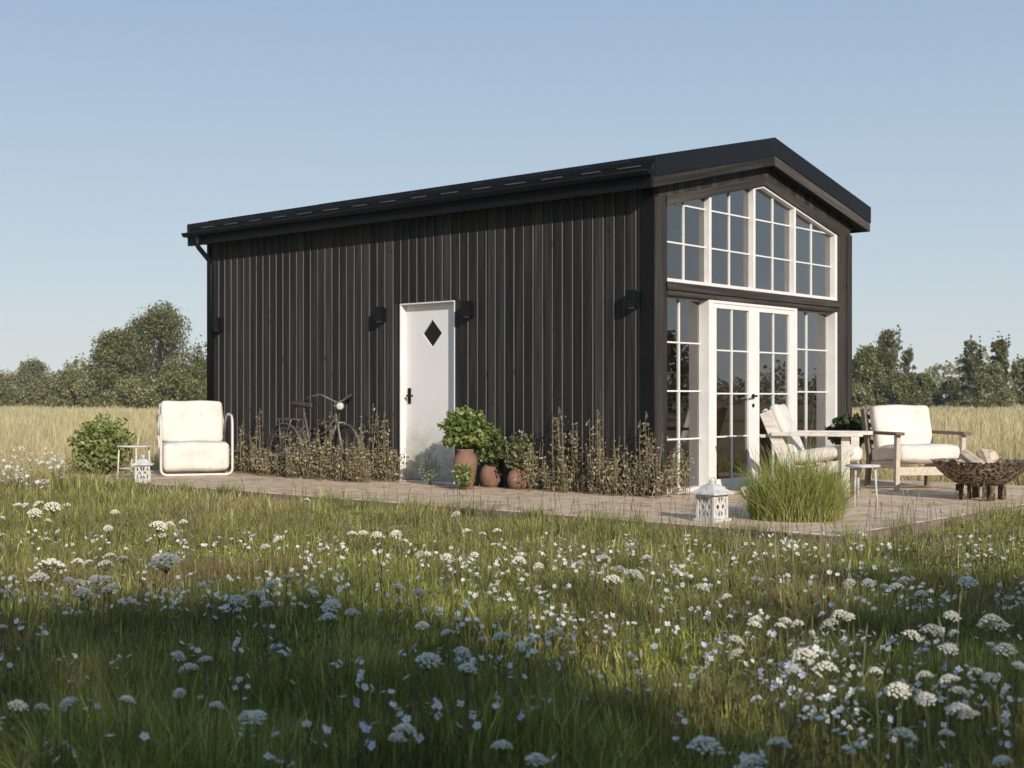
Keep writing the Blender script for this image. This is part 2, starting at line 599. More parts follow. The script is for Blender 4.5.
    def build(self, name, mat, parent=None, bevel=0.0, loc=None):
        me = bpy.data.meshes.new(name)
        me.from_pydata(self.v, [], self.f)
        me.polygons.foreach_set('use_smooth', self.sm)
        at_ = me.attributes.new('tone', 'FLOAT', 'POINT')
        at_.data.foreach_set('value', self.tone)
        me.materials.append(MATS[mat])
        me.update()
        bm = bmesh.new()
        bm.from_mesh(me)
        bmesh.ops.recalc_face_normals(bm, faces=bm.faces[:])
        bm.to_mesh(me)
        bm.free()
        o = bpy.data.objects.new(name, me)
        COL.objects.link(o)
        if parent is not None:
            o.parent = parent
        if loc is not None:
            o.location = loc
        if bevel:
            b = o.modifiers.new('bevel', 'BEVEL')
            b.width = bevel
            b.segments = 2
            b.limit_method = 'ANGLE'
        return o


def np_mesh(name, V, quads=None, tris=None, cols=None, mat=None, parent=None):
    V = np.asarray(V, np.float32)
    nq = 0 if quads is None else len(quads)
    ntri = 0 if tris is None else len(tris)
    me = bpy.data.meshes.new(name)
    me.vertices.add(len(V))
    me.vertices.foreach_set('co', V.ravel())
    loops = []
    if nq:
        loops.append(np.asarray(quads, np.int32).ravel())
    if ntri:
        loops.append(np.asarray(tris, np.int32).ravel())
    loops = np.concatenate(loops)
    me.loops.add(len(loops))
    me.loops.foreach_set('vertex_index', loops)
    me.polygons.add(nq + ntri)
    starts = np.concatenate([np.arange(nq) * 4, nq * 4 + np.arange(ntri) * 3]).astype(np.int32)
    me.polygons.foreach_set('loop_start', starts)
    if cols is not None:
        a = me.attributes.new('Col', 'FLOAT_COLOR', 'POINT')
        c4 = np.ones((len(V), 4), np.float32)
        c4[:, :3] = cols
        a.data.foreach_set('color', c4.ravel())
    me.update(calc_edges=True)
    if mat:
        me.materials.append(MATS[mat])
    o = bpy.data.objects.new(name, me)
    COL.objects.link(o)
    if parent is not None:
        o.parent = parent
    return o


def tag(o, label=None, cat=None, group=None, kind=None):
    for k, v in (('label', label), ('category', cat), ('group', group), ('kind', kind)):
        if v:
            o[k] = v
    return o


def thing(name, label, cat, loc=(0, 0, 0), rz=0.0, group=None):
    o = bpy.data.objects.new(name, None)
    o.empty_display_size = 0.1
    COL.objects.link(o)
    o.location = loc
    o.rotation_euler = (0, 0, rz)
    return tag(o, label, cat, group)


def dup(root, loc, rz=0.0, scale=1.0, label=None, group=None):
    r = root.copy()
    COL.objects.link(r)
    r.location = loc
    r.rotation_euler = (0, 0, rz)
    r.scale = (scale, scale, scale)
    if label:
        r['label'] = label
    if group:
        r['group'] = group
    for ch in list(root.children):
        c = ch.copy()
        COL.objects.link(c)
        c.parent = r
        for g in list(ch.children):
            d = g.copy()
            COL.objects.link(d)
            d.parent = c
    return r


# ---- foliage
def leaf_cloud(P, size, cols, up=0.25, asp=0.55, name='leaves', mat='leaf', parent=None, rg=None, droop=None):
    """one pointed leaf (two triangles folded along the rib) at every point"""
    rg = rg or rng
    n = len(P)
    size = np.broadcast_to(np.asarray(size, float), (n,))[:, None]
    d = rg.normal(size=(n, 3))
    if droop is not None:
        d = d * 0.6 + droop
    d /= np.linalg.norm(d, axis=1, keepdims=True) + 1e-9
    nn = rg.normal(size=(n, 3)) + np.array([0, 0, up * 4])
    s = np.cross(d, nn)
    s /= np.linalg.norm(s, axis=1, keepdims=True) + 1e-9
    m = np.cross(s, d)
    L = d * size
    W = s * size * asp * 0.5
    fold = m * size * 0.09
    V = np.empty((n, 4, 3))
    V[:, 0] = P - L * 0.5
    V[:, 1] = P + W + fold
    V[:, 2] = P + L * 0.5
    V[:, 3] = P - W + fold
    i = np.arange(n)[:, None] * 4
    tris = np.concatenate([i + np.array([0, 1, 2]), i + np.array([0, 2, 3])])
    return np_mesh(name, V.reshape(-1, 3), None, tris, np.repeat(cols, 4, axis=0), mat, parent)


def mixcol(n, cs, rg=None, jit=0.18):
    rg = rg or rng
    cs = np.array(cs)
    w_ = rg.random((n, 1))
    k = rg.integers(0, len(cs), n)
    k2 = rg.integers(0, len(cs), n)
    c = cs[k] * w_ + cs[k2] * (1 - w_)
    return c * (1 + jit * rg.normal(size=(n, 1)))
# ------------------------------------------------------------------ setting
m_ = MB()
m_.add([(-900, -900, GZ), (900, -900, GZ), (900, 900, GZ), (-900, 900, GZ)], [(0, 1, 2, 3)])
tag(m_.build('ground', 'dry_ground'), kind='structure')

# green meadow soil around the camera and in front of the patio
m_ = MB()
N = 48
ring = []
for k in range(N):
    a = 2 * math.pi * k / N
    c = CAM + FW * 3.5
    rr = 12.5 + 1.2 * math.sin(3 * a + 1) + 0.7 * math.sin(7 * a)
    ring.append((c[0] + rr * math.cos(a), c[1] + rr * math.sin(a), GZ + 0.004))
m_.add(ring, [tuple(range(N))])
tag(m_.build('meadow_ground', 'meadow_soil'), kind='structure')

PX0, PX1, PY0, PY1 = -2.24, 4.0, -3.17, 7.9
re_ = random.Random(6)
m_ = MB()
m_.box(PX0, PX1, PY0, 0.0, GZ - 0.05, 0)
m_.box(PX0, -0.001, 0.0, PY1, GZ - 0.05, 0)
tag(m_.build('patio', 'patio_paving', bevel=0.008), kind='structure')

# weathered timber edging round the paving
m_ = MB()
y = PY0 - 0.045
while y < PY1:
    y1 = min(y + re_.uniform(1.9, 2.6), PY1)
    m_.t = re_.random()
    dz_ = re_.uniform(-0.014, -0.004)
    m_.box(PX0 - 0.05, PX0 - 0.002, y + 0.004, y1 - 0.004, GZ - 0.05, dz_)
    y = y1
x = PX0 + 0.002
while x < PX1:
    x1 = min(x + re_.uniform(1.9, 2.6), PX1)
    dz_ = re_.uniform(-0.005, -0.002)
    m_.box(x + 0.004, x1 - 0.004, PY0 - 0.05, PY0 - 0.002, GZ - 0.05, dz_)
    x = x1
tag(m_.build('patio_edging', 'edging_wood', bevel=0.006), kind='structure')

# ------------------------------------------------------------------ the house
HL, HW = 7.475, 4.189            # length, gable width
AX = HW / 2
SL = 0.2245                      # roof slope
EO, GO = 0.239, 0.158            # eave and gable overhang
EZT = 3.349                      # roof top at the eave edge


def roof_top(x):
    return EZT + SL * (AX + EO - abs(x - AX))


TH = 0.29                        # fascia height


def soff(x):
    return roof_top(x) - TH


house = thing('house', 'black timber cabin with a low gable roof, glazed front and white side door', 'house', (AX, HL / 2, 0))
OFF = Vector((AX, HL / 2, 0))


def hb(mb, name, mat, parent=None, bevel=0.0):
    """a part of the house, its mesh given in the building frame"""
    o = mb.build(name, mat, parent if parent is not None else house, bevel)
    if parent is None:
        o.location = -OFF
    return o


rb = random.Random(3)
# long wall with the door opening, boards with raised battens
DY0, DY1, DZ = 2.786, 3.689, 2.101
STEP = 0.137
wz = soff(0) + 0.12
wb = MB()
y = 0.16
while y < HL:
    y1 = min(y + STEP, HL)
    wb.t = rb.random()
    segs = [(-0.02, wz)]
    if y1 > DY0 and y < DY1:
        segs = [(DZ, wz)]
        if y < DY0 - 0.02:
            wb.box(0.0, 0.035, y, DY0, -0.02, DZ)
        if y1 > DY1 + 0.02:
            wb.box(0.0, 0.035, DY1, y1, -0.02, DZ)
    for (a, b) in segs:
        wb.box(0.0, 0.035, y + 0.0015, y1 - 0.0015, a, b)
    y += STEP
y = 0.16
while y < HL - 0.03:
    wb.t = rb.random()
    hw = 0.055 + rb.uniform(-0.002, 0.002)
    z0 = -0.02
    if DY0 - hw < y < DY1 + hw:
        z0 = DZ + 0.002
    off = rb.uniform(-0.003, 0.003)
    xf = -0.008 + rb.uniform(-0.001, 0.001)
    wb.box(xf, -0.0005, y - hw + off + 0.0058, y + hw + off, z0, wz)
    wb.t = rb.uniform(1.7, 2.9)      # pale strip: sunlight on the batten edge put into its tone
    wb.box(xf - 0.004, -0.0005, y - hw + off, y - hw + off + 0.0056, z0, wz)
    y += STEP
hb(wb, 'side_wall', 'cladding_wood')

# inner lining, back walls and floor
m_ = MB()
m_.box(0.10, 0.12, 0.17, DY0, 0, wz)
m_.box(0.10, 0.12, DY1, HL - 0.1, 0, wz)
m_.box(0.10, 0.12, DY0, DY1, DZ, wz)
m_.box(HW - 0.12, HW - 0.10, 0.17, HL - 0.1, 0, wz)
m_.box(0.121, HW - 0.121, 4.6, 4.65, 0, 3.3)
hb(m_, 'inner_lining', 'interior_wood')
m_ = MB()
m_.box(0.05, HW - 0.05, 0.16, HL - 0.05, -0.02, 0.015)
hb(m_, 'inner_floor', 'interior_wood')
m_ = MB()
y = 0.16
while y < HL:
    m_.t = rb.random()
    m_.box(HW - 0.035, HW, y, min(y + STEP - 0.003, HL), -0.1, wz)
    m_.box(HW + 0.0005, HW + 0.008, y - 0.04, min(y + 0.04, HL), -0.1, wz)
    y += STEP
hb(m_, 'side_wall', 'cladding_wood')
m_ = MB()
x = 0.0
while x < HW - 0.01:
    x1 = min(x + STEP, HW)
    m_.t = rb.random()
    m_.prism([(x + 0.001, -0.1), (x1 - 0.001, -0.1), (x1 - 0.001, soff(x1) + 0.1), (x + 0.001, soff(x) + 0.1)], 1, HL + 0.0005, HL + 0.03)
    x = x1
hb(m_, 'back_wall', 'cladding_wood')

# corner boards: black on the long side, brown on the gable
m_ = MB()
m_.box(-0.03, 0.036, 0.0, 0.155, -0.02, wz)
hb(m_, 'corner_board', 'black_trim', bevel=0.003)
m_ = MB()
m_.box(-0.026, 0.03, HL - 0.06, HL + 0.002, -0.02, wz)
hb(m_, 'corner_board', 'black_trim', bevel=0.003)
m_ = MB()
m_.box(HW - 0.003, HW + 0.003, 0.001, 0.155, -0.1, wz)
hb(m_, 'corner_board', 'black_trim', bevel=0.003)

# gable: posts, beam, panel above the windows
WX0, WX1 = 0.2, 3.84
BZ0, BZ1 = 2.03, 2.168


def wtop(x):
    return 3.365 - SL * abs(x - AX)


m_ = MB()
m_.t = 0.6
m_.box(-0.031, 0.085, -0.022, -0.002, -0.02, 3.0)
m_.t = 0.3
m_.box(0.0362, WX0, -0.0015, 0.15, -0.02, soff(0.1) + 0.05)
hb(m_, 'gable_post', 'gable_wood', bevel=0.003)
m_ = MB()
m_.t = 0.7
m_.box(WX1, HW - 0.004, -0.0015, 0.15, -0.02, soff(HW - 0.1) + 0.05)
m_.t = 0.4
m_.box(HW - 0.11, HW + 0.004, -0.022, -0.002, -0.02, 3.0)
hb(m_, 'gable_post', 'gable_wood', bevel=0.003)
m_ = MB()
m_.box(WX0 + 0.001, WX1 - 0.001, -0.012, 0.16, BZ0, BZ1)
m_.box(WX0 - 0.03, WX1 + 0.03, -0.035, -0.0125, BZ0 + 0.055, BZ1 - 0.002)
hb(m_, 'cross_beam', 'beam_wood', bevel=0.004)
# vertical boards over the windows, following the roof
m_ = MB()
x = WX0
while x < WX1 - 0.01:
    x1 = min(x + 0.105, WX1)
    for (a, b) in ([(x, x1)] if not (x < AX < x1) else [(x, AX), (AX, x1)]):
        m_.t = rb.random()
        m_.prism([(a + 0.002, wtop(a)), (b - 0.002, wtop(b)), (b - 0.002, soff(b) + 0.06), (a + 0.002, soff(a) + 0.06)], 1, 0.0, 0.14)
    x = x1
hb(m_, 'gable_panel', 'gable_wood')
# raked board that frames the top of the windows
for s in (0, 1):
    m_ = MB()
    a, b = ((WX0 - 0.03, AX), (AX, WX1 + 0.03))[s]
    m_.prism([(a, wtop(a) + 0.001), (b, wtop(b) + 0.001), (b, wtop(b) + 0.10), (a, wtop(a) + 0.10)], 1, -0.024, -0.002)
    hb(m_, 'raked_board', ('rake_wood_rising', 'rake_wood_falling')[s], bevel=0.003)

# ---- upper window row
up = MB()
FZ = BZ1
up.box(WX0, WX1 - 0.002, -0.006, 0.13, FZ + 0.001, FZ + 0.036)
MX = [(0.98, 1.022), (1.878, 1.92), (2.786, 2.824), (3.778, 3.838)]
for (a, b) in MX:
    if a < AX < b:
        continue
    up.prism([(a, FZ + 0.036), (b, FZ + 0.036), (b, wtop(b)), (a, wtop(a))], 1, -0.004, 0.125)
for (a, b) in ((1.92, AX), (AX, 3.778)):
    up.prism([(a, wtop(a) - 0.022), (b, wtop(b) - 0.022), (b, wtop(b)), (a, wtop(a))], 1, -0.002, 0.125)
for (a, b) in ((WX0, 1.878),):
    up.prism([(a, wtop(a) - 0.012), (b, wtop(b) - 0.012), (b, wtop(b)), (a, wtop(a))], 1, 0.07, 0.125)
upw = hb(up, 'gable_window', 'white_paint', bevel=0.003)
g = MB()
gy = 0.062
g.add([(WX0, gy, FZ + .03), (AX, gy, FZ + .03), (AX, gy, wtop(AX)), (WX0, gy, wtop(WX0))], [(0, 1, 2, 3)])
g.add([(AX, gy, FZ + .03), (WX1, gy, FZ + .03), (WX1, gy, wtop(WX1)), (AX, gy, wtop(AX))], [(0, 1, 2, 3)])
hb(g, 'pane', 'window_glass', upw)
g = MB()
mw = 0.008
bays = [(WX0, 0.98, 0.575), (1.022, 1.878, 1.462), (1.92, 2.786, 2.388), (2.824, 3.778, 3.29)]
for (a, b, c) in bays:
    g.box(c - mw, c + mw, 0.046, 0.076, FZ + 0.036, wtop(c) - 0.005)
    for z in (2.583, 2.985):
        if wtop(a) > z and wtop(b) > z:
            g.box(a, b, 0.048, 0.074, z - mw, z + mw)
        elif max(wtop(a), wtop(b)) > z:
            xc = AX - (3.365 - z) / SL if wtop(b) > z else AX + (3.365 - z) / SL
            g.box(max(a, xc + 0.02) if wtop(b) > z else a, b if wtop(b) > z else min(b, xc - 0.02), 0.048, 0.074, z - mw, z + mw)
hb(g, 'glazing_bar', 'white_paint', upw)

# ---- side lights beside the french doors
DX0, DX1 = 0.975, 2.856
for (a, b, c) in ((WX0, DX0, 0.582), (DX1, 3.79, 3.287)):
    m_ = MB()
    m_.box(a, b - 0.001, 0.0 if a < 1 else 0.02, 0.14, -0.01, 0.05)
    if a > 1:
        m_.box(3.79, WX1 - 0.001, -0.004, 0.14, -0.01, BZ0 - 0.001)
    else:
        m_.box(a, a + 0.02, 0.10, 0.14, 0.05, BZ0 - 0.001)
    m_.box(a + 0.02, b, 0.115, 0.14, BZ0 - 0.02, BZ0 - 0.001)
    so_ = hb(m_, 'side_window', 'white_paint', bevel=0.003)
    m_ = MB()
    m_.add([(a, .124, .05), (b, .124, .05), (b, .124, BZ0 - .01), (a, .124, BZ0 - .01)], [(0, 1, 2, 3)])
    hb(m_, 'pane', 'window_glass', so_)
    m_ = MB()
    m_.box(c - mw, c + mw, 0.106, 0.138, 0.05, BZ0 - 0.02)
    for z in (0.554, 1.056, 1.561):
        m_.box(a + 0.002, b - 0.002, 0.108, 0.136, z - mw, z + mw)
    hb(m_, 'glazing_bar', 'white_paint', so_)

# ---- french doors
DTOP = BZ0 - 0.004
m_ = MB()
m_.box(DX0, DX0 + 0.075, -0.004, 0.15, 0, DTOP)
m_.box(DX1 - 0.06, DX1, -0.004, 0.15, 0, DTOP)
m_.box(DX0 + 0.075, DX1 - 0.06, -0.004, 0.15, DTOP - 0.03, DTOP)
m_.box(DX0 - 0.02, DX1 + 0.02, -0.05, 0.16, -0.001, 0.035)
fr_ = hb(m_, 'door_frame', 'white_paint', bevel=0.003)
dxm = 1.905
for (a, b, ga, gb) in ((DX0 + 0.077, dxm - 0.002, 1.134, 1.797), (dxm + 0.002, DX1 - 0.062, 2.017, 2.689)):
    m_ = MB()
    z0, z1, gz0, gz1 = 0.037, DTOP - 0.032, 0.112, 1.945
    m_.box(a, ga, 0.004, 0.05, z0, z1)
    m_.box(gb, b, 0.004, 0.05, z0, z1)
    m_.box(ga, gb, 0.004, 0.05, z0, gz0)
    m_.box(ga, gb, 0.004, 0.05, gz1, z1)
    leaf_ = hb(m_, 'glazed_door', 'white_paint', bevel=0.003)
    m_ = MB()
    m_.add([(ga, .032, gz0), (gb, .032, gz0), (gb, .032, gz1), (ga, .032, gz1)], [(0, 1, 2, 3)])
    hb(m_, 'pane', 'window_glass', leaf_)
    m_ = MB()
    c = (ga + gb) / 2
    m_.box(c - mw, c + mw, 0.016, 0.046, gz0, gz1)
    for z in (0.566, 1.031, 1.496):
        m_.box(ga, gb, 0.018, 0.044, z - mw, z + mw)
    hb(m_, 'glazing_bar', 'white_paint', leaf_)
    if a < 1.5:
        m_ = MB()
        m_.lathe([(0.024, 0), (0.024, 0.012)], 16, M=Matrix.Translation((dxm - 0.03, 0.004, 1.005)) @ Matrix.Rotation(R_(90), 4, 'X'))
        m_.tube([(dxm - 0.03, -0.005, 1.005), (dxm - 0.03, -0.05, 1.005), (dxm - 0.05, -0.056, 1.005), (dxm - 0.15, -0.056, 1.0)], 0.011, 8)
        hb(m_, 'handle', 'black_trim', leaf_)
        m_ = MB()
        m_.lathe([(0.020, 0), (0.020, 0.012)], 16, M=Matrix.Translation((dxm - 0.03, 0.004, 0.90)) @ Matrix.Rotation(R_(90), 4, 'X'))
        hb(m_, 'key_plate', 'black_trim', leaf_)

# ---- white side door, recessed in the long wall
m_ = MB()
rc = 0.105
m_.box(-0.006, rc + 0.03, DY1 - 0.016, DY1, -0.012, DZ)
m_.box(-0.006, rc + 0.03, DY0, DY0 + 0.016, -0.012, DZ)
m_.box(-0.006, rc + 0.03, DY0 + 0.016, DY1 - 0.016, DZ - 0.016, DZ)
m_.box(-0.03, rc + 0.03, DY0 + 0.016, DY1 - 0.016, -0.012, 0.012)
hb(m_, 'door_frame', 'white_paint', bevel=0.003)
m_ = MB()
dy, dz, hw_, hh_ = 3.235, 1.738, 0.158, 0.165
x0, x1 = rc - 0.02, rc + 0.022
Y0, Y1, Z0, Z1 = DY0 + 0.018, DY1 - 0.018, 0.013, DZ - 0.018
dia = [(dy, dz - hh_), (dy + hw_, dz), (dy, dz + hh_), (dy - hw_, dz)]
cor = [(Y0, Z0), (Y1, Z0), (Y1, Z1), (Y0, Z1)]
mid = [(dy, Z0), (Y1, dz), (dy, Z1), (Y0, dz)]
polys = [(mid[0], cor[1], mid[1], dia[1], dia[0]), (mid[1], cor[2], mid[2], dia[2], dia[1]), (mid[2], cor[3], mid[3], dia[3], dia[2]), (mid[3], cor[0], mid[0], dia[0], dia[3])]
for p in polys:
    m_.add([(x0, *q) for q in p], [tuple(range(5))])
    m_.add([(x1, *q) for q in p], [tuple(range(5))])
for k in range(4):
    a, b = dia[k], dia[(k + 1) % 4]
    m_.add([(x0, *a), (x0, *b), (x1, *b), (x1, *a)], [(0, 1, 2, 3)])
sdoor = hb(m_, 'side_door', 'grubby_white_paint')
sdoor['label'] = 'white side door with a small diamond window'
m_ = MB()
m_.add([(rc, *q) for q in dia], [(0, 1, 2, 3)])
hb(m_, 'diamond_pane', 'smoked_glass', sdoor)
for zz in (0.3, 1.05, 1.8):
    m_ = MB()
    m_.tube([(x0 - 0.004, Y0 - 0.001, zz - 0.045), (x0 - 0.004, Y0 - 0.001, zz + 0.045)], 0.008, 8)
    hb(m_, 'hinge', 'grey_metal', sdoor)
m_ = MB()
xx = x0
m_.box(xx - 0.012, xx - 0.0005, 3.61 - 0.022, 3.61 + 0.022, 0.915, 1.10)
m_.tube([(xx - 0.01, 3.61, 1.01), (xx - 0.055, 3.61, 1.01), (xx - 0.06, 3.59, 1.01), (xx - 0.06, 3.50, 1.008)], 0.010, 8)
hb(m_, 'handle', 'black_trim', sdoor)

# ---- roof
m_ = MB()
for s in (0, 1):
    xa, xb = ((-EO, AX), (AX, HW + EO))[s]
    za, zb = roof_top(xa), roof_top(xb)
    m_.prism([(xa, za - 0.05), (xb, zb - 0.05), (xb, zb - 0.004), (xa, za - 0.004)], 1, -GO + 0.012, HL + GO - 0.012)
    k = -GO + 0.3
    while k < HL + GO - 0.1:          # standing seams
        m_.prism([(xa, za - 0.004), (xb, zb - 0.004), (xb, zb + 0.018), (xa, za + 0.018)], 1, k - 0.006, k + 0.006)
        k += 0.5
    # rake flashing, front and back
    for (ya, yb) in ((-GO, -GO + 0.011), (HL + GO - 0.011, HL + GO)):
        m_.prism([(xa, za - 0.185), (xb, zb - 0.185), (xb, zb + 0.012), (xa, za + 0.012)], 1, ya, yb)
m_.prism([(AX - 0.09, roof_top(AX - 0.09) + 0.012), (AX, roof_top(AX) + 0.02), (AX + 0.09, roof_top(AX + 0.09) + 0.012), (AX, roof_top(AX) + 0.006)], 1, -GO + 0.012, HL + GO - 0.012)
roof = hb(m_, 'roof', 'black_metal')
# eave drip edges: a paler grey strip per panel paints in the sky glint
k = -GO + 0.01
while k < HL + GO - 0.3:
    m_ = MB()
    m_.box(-EO - 0.011, -EO - 0.001, k + 0.16, k + 0.16 + rb.uniform(0.22, 0.3), EZT - 0.070, EZT - 0.058)
    hb(m_, 'drip_edge_glint', 'grey_metal', roof)
    k += 0.5
# wooden barge boards under the flashing
for s in (0, 1):
    xa, xb = ((-EO, AX), (AX, HW + EO))[s]
    m_ = MB()
    za, zb = roof_top(xa), roof_top(xb)
    m_.t = rb.random()
    m_.prism([(xa, za - TH), (xb, zb - TH), (xb, zb - 0.05), (xa, za - 0.05)], 1, -GO + 0.0125, -GO + 0.04)
    hb(m_, 'barge_board', ('rake_wood_rising', 'rake_wood_falling')[s], roof)
    m_ = MB()
    m_.prism([(xa, za - TH), (xb, zb - TH), (xb, zb - 0.052), (xa, za - 0.052)], 1, HL + GO - 0.04, HL + GO - 0.0125)
    hb(m_, 'barge_board', ('rake_wood_rising', 'rake_wood_falling')[s], roof)
for s in (0, 1):
    xa, xb = ((-EO + 0.02, AX), (AX, HW + EO - 0.02))[s]
    for (ya, yb) in ((-GO + 0.0405, -0.025), (HL + 0.032, HL + GO - 0.0405)):
        m_ = MB()
        m_.prism([(xa, roof_top(xa) - 0.284), (xb, roof_top(xb) - 0.284), (xb, roof_top(xb) - 0.262), (xa, roof_top(xa) - 0.262)], 1, ya, yb)
        hb(m_, 'soffit', 'black_trim', roof)
for xe, sg in ((-EO, 1), (HW + EO, -1)):
    m_ = MB()
    m_.box(min(xe, xe + sg * 0.028), max(xe, xe + sg * 0.028), -GO + 0.0405, HL + GO - 0.0405, EZT - TH, EZT - 0.055)
    m_.box(min(xe + sg * .028, xe + sg * EO), max(xe + sg * .028, xe + sg * EO), -0.02, HL + 0.03, EZT - TH + 0.03, EZT - TH + 0.05)
    hb(m_, 'eave_fascia', 'black_trim', roof)
# gutter with its downpipe
m_ = MB()
n = 9
gz, gx, gr = EZT - 0.13, -EO - 0.05, 0.046
prof = [(gx + gr * math.cos(math.pi + math.pi * k / n), gz + gr * math.sin(math.pi + math.pi * k / n)) for k in range(n + 1)]
prof2 = [(gx + (gr - 0.006) * math.cos(math.pi + math.pi * k / n), gz + (gr - 0.006) * math.sin(math.pi + math.pi * k / n)) for k in range(n + 1)][::-1]
m_.prism(prof + prof2, 1, -GO + 0.02, HL + GO - 0.01)
m_.tube([(gx - gr, -GO + 0.02, gz + 0.002), (gx - gr, HL + GO - 0.01, gz + 0.002)], 0.009, 6)
for yy in (-GO + 0.02, HL + GO - 0.016):
    m_.prism(prof, 1, yy, yy + 0.006)
gut = hb(m_, 'gutter', 'black_metal', roof)
m_ = MB()
yd = HL - 0.15
m_.tube([(gx, yd, gz - gr + 0.01), (gx, yd, gz - 0.17), (gx + 0.02, yd, gz - 0.2), (-0.075, yd + 0.0, gz - 0.38), (-0.065, yd, gz - 0.42), (-0.065, yd, gz - 0.5), (-0.065, yd, 0.05)], 0.034, 10)
hb(m_, 'downpipe', 'black_metal', gut)

# ------------------------------------------------------------------ wall lamps
def y_at(u, x):
    d = FW + RT * (u - 512) / FPX
    return CY + (x - CX) / d[0] * d[1]


lampdata = [(y_at(631.5, -0.09), 1.985, 'black box wall lamp nearest the gable corner, on the dark long wall'),
            (y_at(467, -0.09), 1.985, 'black box wall lamp just right of the white side door'),
            (y_at(379, -0.09), 1.985, 'black box wall lamp just left of the white side door'),
            (y_at(217, -0.09), 1.985, 'black box wall lamp at the far left end of the dark wall')]
proto = None
for (yy, zz, lab) in lampdata:
    if proto is None:
        proto = thing('wall_lamp', lab, 'wall lamp', (-0.022, yy, zz), 0, 'box lamps along the dark long wall')
        m_ = MB()
        m_.box(-0.016, 0.0, -0.045, 0.045, -0.09, 0.075)
        m_.box(-0.045, -0.016, -0.025, 0.025, -0.02, 0.02)
        m_.build('wall_plate', 'black_metal', proto, 0.003)
        m_ = MB()
        m_.box(-0.108, -0.024, -0.05, 0.05, -0.088, 0.088)
        m_.build('lamp_body', 'black_metal', proto, 0.006)
        m_ = MB()
        m_.lathe([(0.034, -0.093), (0.034, -0.087)], 16, (-0.066, 0, 0))
        m_.build('lens', 'lamp_glass', proto)
    else:
        dup(proto, (-0.022, yy, zz), label=lab)
# ------------------------------------------------------------------ furniture and small things on the patio
def yaw_of(d):
    return math.atan2(d[1], d[0])


# ---- lanterns
def make_lantern(label, loc, rz):
    r = thing('lantern', label, 'lantern', loc, rz, 'white pagoda lanterns on the patio')
    m_ = MB()
    s = 0.092
    m_.box(-s - 0.018, s + 0.018, -s - 0.018, s + 0.018, 0, 0.022)
    m_.build('base', 'chalky_white', r, 0.004)
    m_ = MB()
    rl = random.Random(4)
    for sx in (-1, 1):
        for sy in (-1, 1):
            m_.box(sx * s - (0.024 if sx > 0 else 0), sx * s + (0 if sx > 0 else 0.024), sy * s - (0.024 if sy > 0 else 0), sy * s + (0 if sy > 0 else 0.024), 0.022, 0.215)
    # fretwork sides: leaf shapes left between cut-outs
    for k in range(4):
        M = Matrix.Rotation(k * math.pi / 2, 4, 'Z') @ Matrix.Diagonal((0.82, 1, 1, 1))
        t0 = s - 0.012
        q = MB()
        for (a, b, w_) in (((-0.085, 0.03), (0.0, 0.115), .02), ((0.085, 0.03), (0.0, 0.115), .02), ((-0.085, 0.21), (0.0, 0.115), .02), ((0.085, 0.21), (0.0, 0.115), .02),
                           ((0, 0.03), (0, 0.21), .016), ((-0.085, 0.12), (-0.03, 0.17), .026), ((0.085, 0.12), (0.03, 0.17), .026), ((-0.085, 0.12), (-0.03, 0.07), .026),
                           ((0.085, 0.12), (0.03, 0.07), .026), ((-0.09, 0.034), (0.09, 0.034), .024), ((-0.09, 0.205), (0.09, 0.205), .024), ((0.04, 0.04), (0.06, 0.09), .022), ((-0.04, 0.04), (-0.06, 0.09), .022), ((0.04, 0.2), (0.055, 0.15), .022), ((-0.04, 0.2), (-0.055, 0.15), .022)):
            dx = rl.uniform(-0.002, 0.002)
            q.bar((a[0], -t0 + dx, a[1]), (b[0], -t0 + dx, b[1]), 0.012, w_, up=(0, 0, 1) if abs(a[0] - b[0]) > 1e-3 else (1, 0, 0))
        m_.add([M @ Vector(p) for p in q.v], q.f)
    m_.build('fretwork_body', 'chalky_white', r, 0.002)
    m_ = MB()
    e, e2 = 0.13, 0.03
    vs_ = []
    for (h, z) in ((e, 0.215), (e, 0.228), (0.082, 0.258), (0.055, 0.288), (e2, 0.298)):
        vs_ += [(-h, -h, z), (h, -h, z), (h, h, z), (-h, h, z)]
    fs_ = [(0, 3, 2, 1), (16, 17, 18, 19)]
    for i in range(4):
        for k in range(4):
            fs_.append((i * 4 + k, i * 4 + (k + 1) % 4, i * 4 + 4 + (k + 1) % 4, i * 4 + 4 + k))
    m_.add(vs_, fs_)
    m_.build('roof', 'chalky_white', r, 0.004)
    m_ = MB()
    m_.lathe([(0.03, 0.296), (0.018, 0.305), (0.026, 0.318), (0.03, 0.328), (0.018, 0.340), (0.006, 0.352)], 12)
    m_.tube([(-0.045, 0, 0.30), (-0.05, 0, 0.325), (-0.03, 0, 0.345), (0.03, 0, 0.345), (0.05, 0, 0.325), (0.045, 0, 0.30)], 0.006, 6)
    m_.build('finial', 'chalky_white', r)
    m_ = MB()
    m_.lathe([(0.035, 0.022), (0.035, 0.11), (0.03, 0.112)], 14)
    m_.build('candle', 'petal_cream', r)
    return r


p = at(712, 521)
lan = make_lantern('white pagoda lantern standing on the patio left of the tall grass clump', (p[0], p[1], 0), R_(-6))
p = at(143, 482)
dup(lan, (p[0], p[1], 0), R_(52), 0.92, 'white pagoda lantern in front of the thin white wire side table')

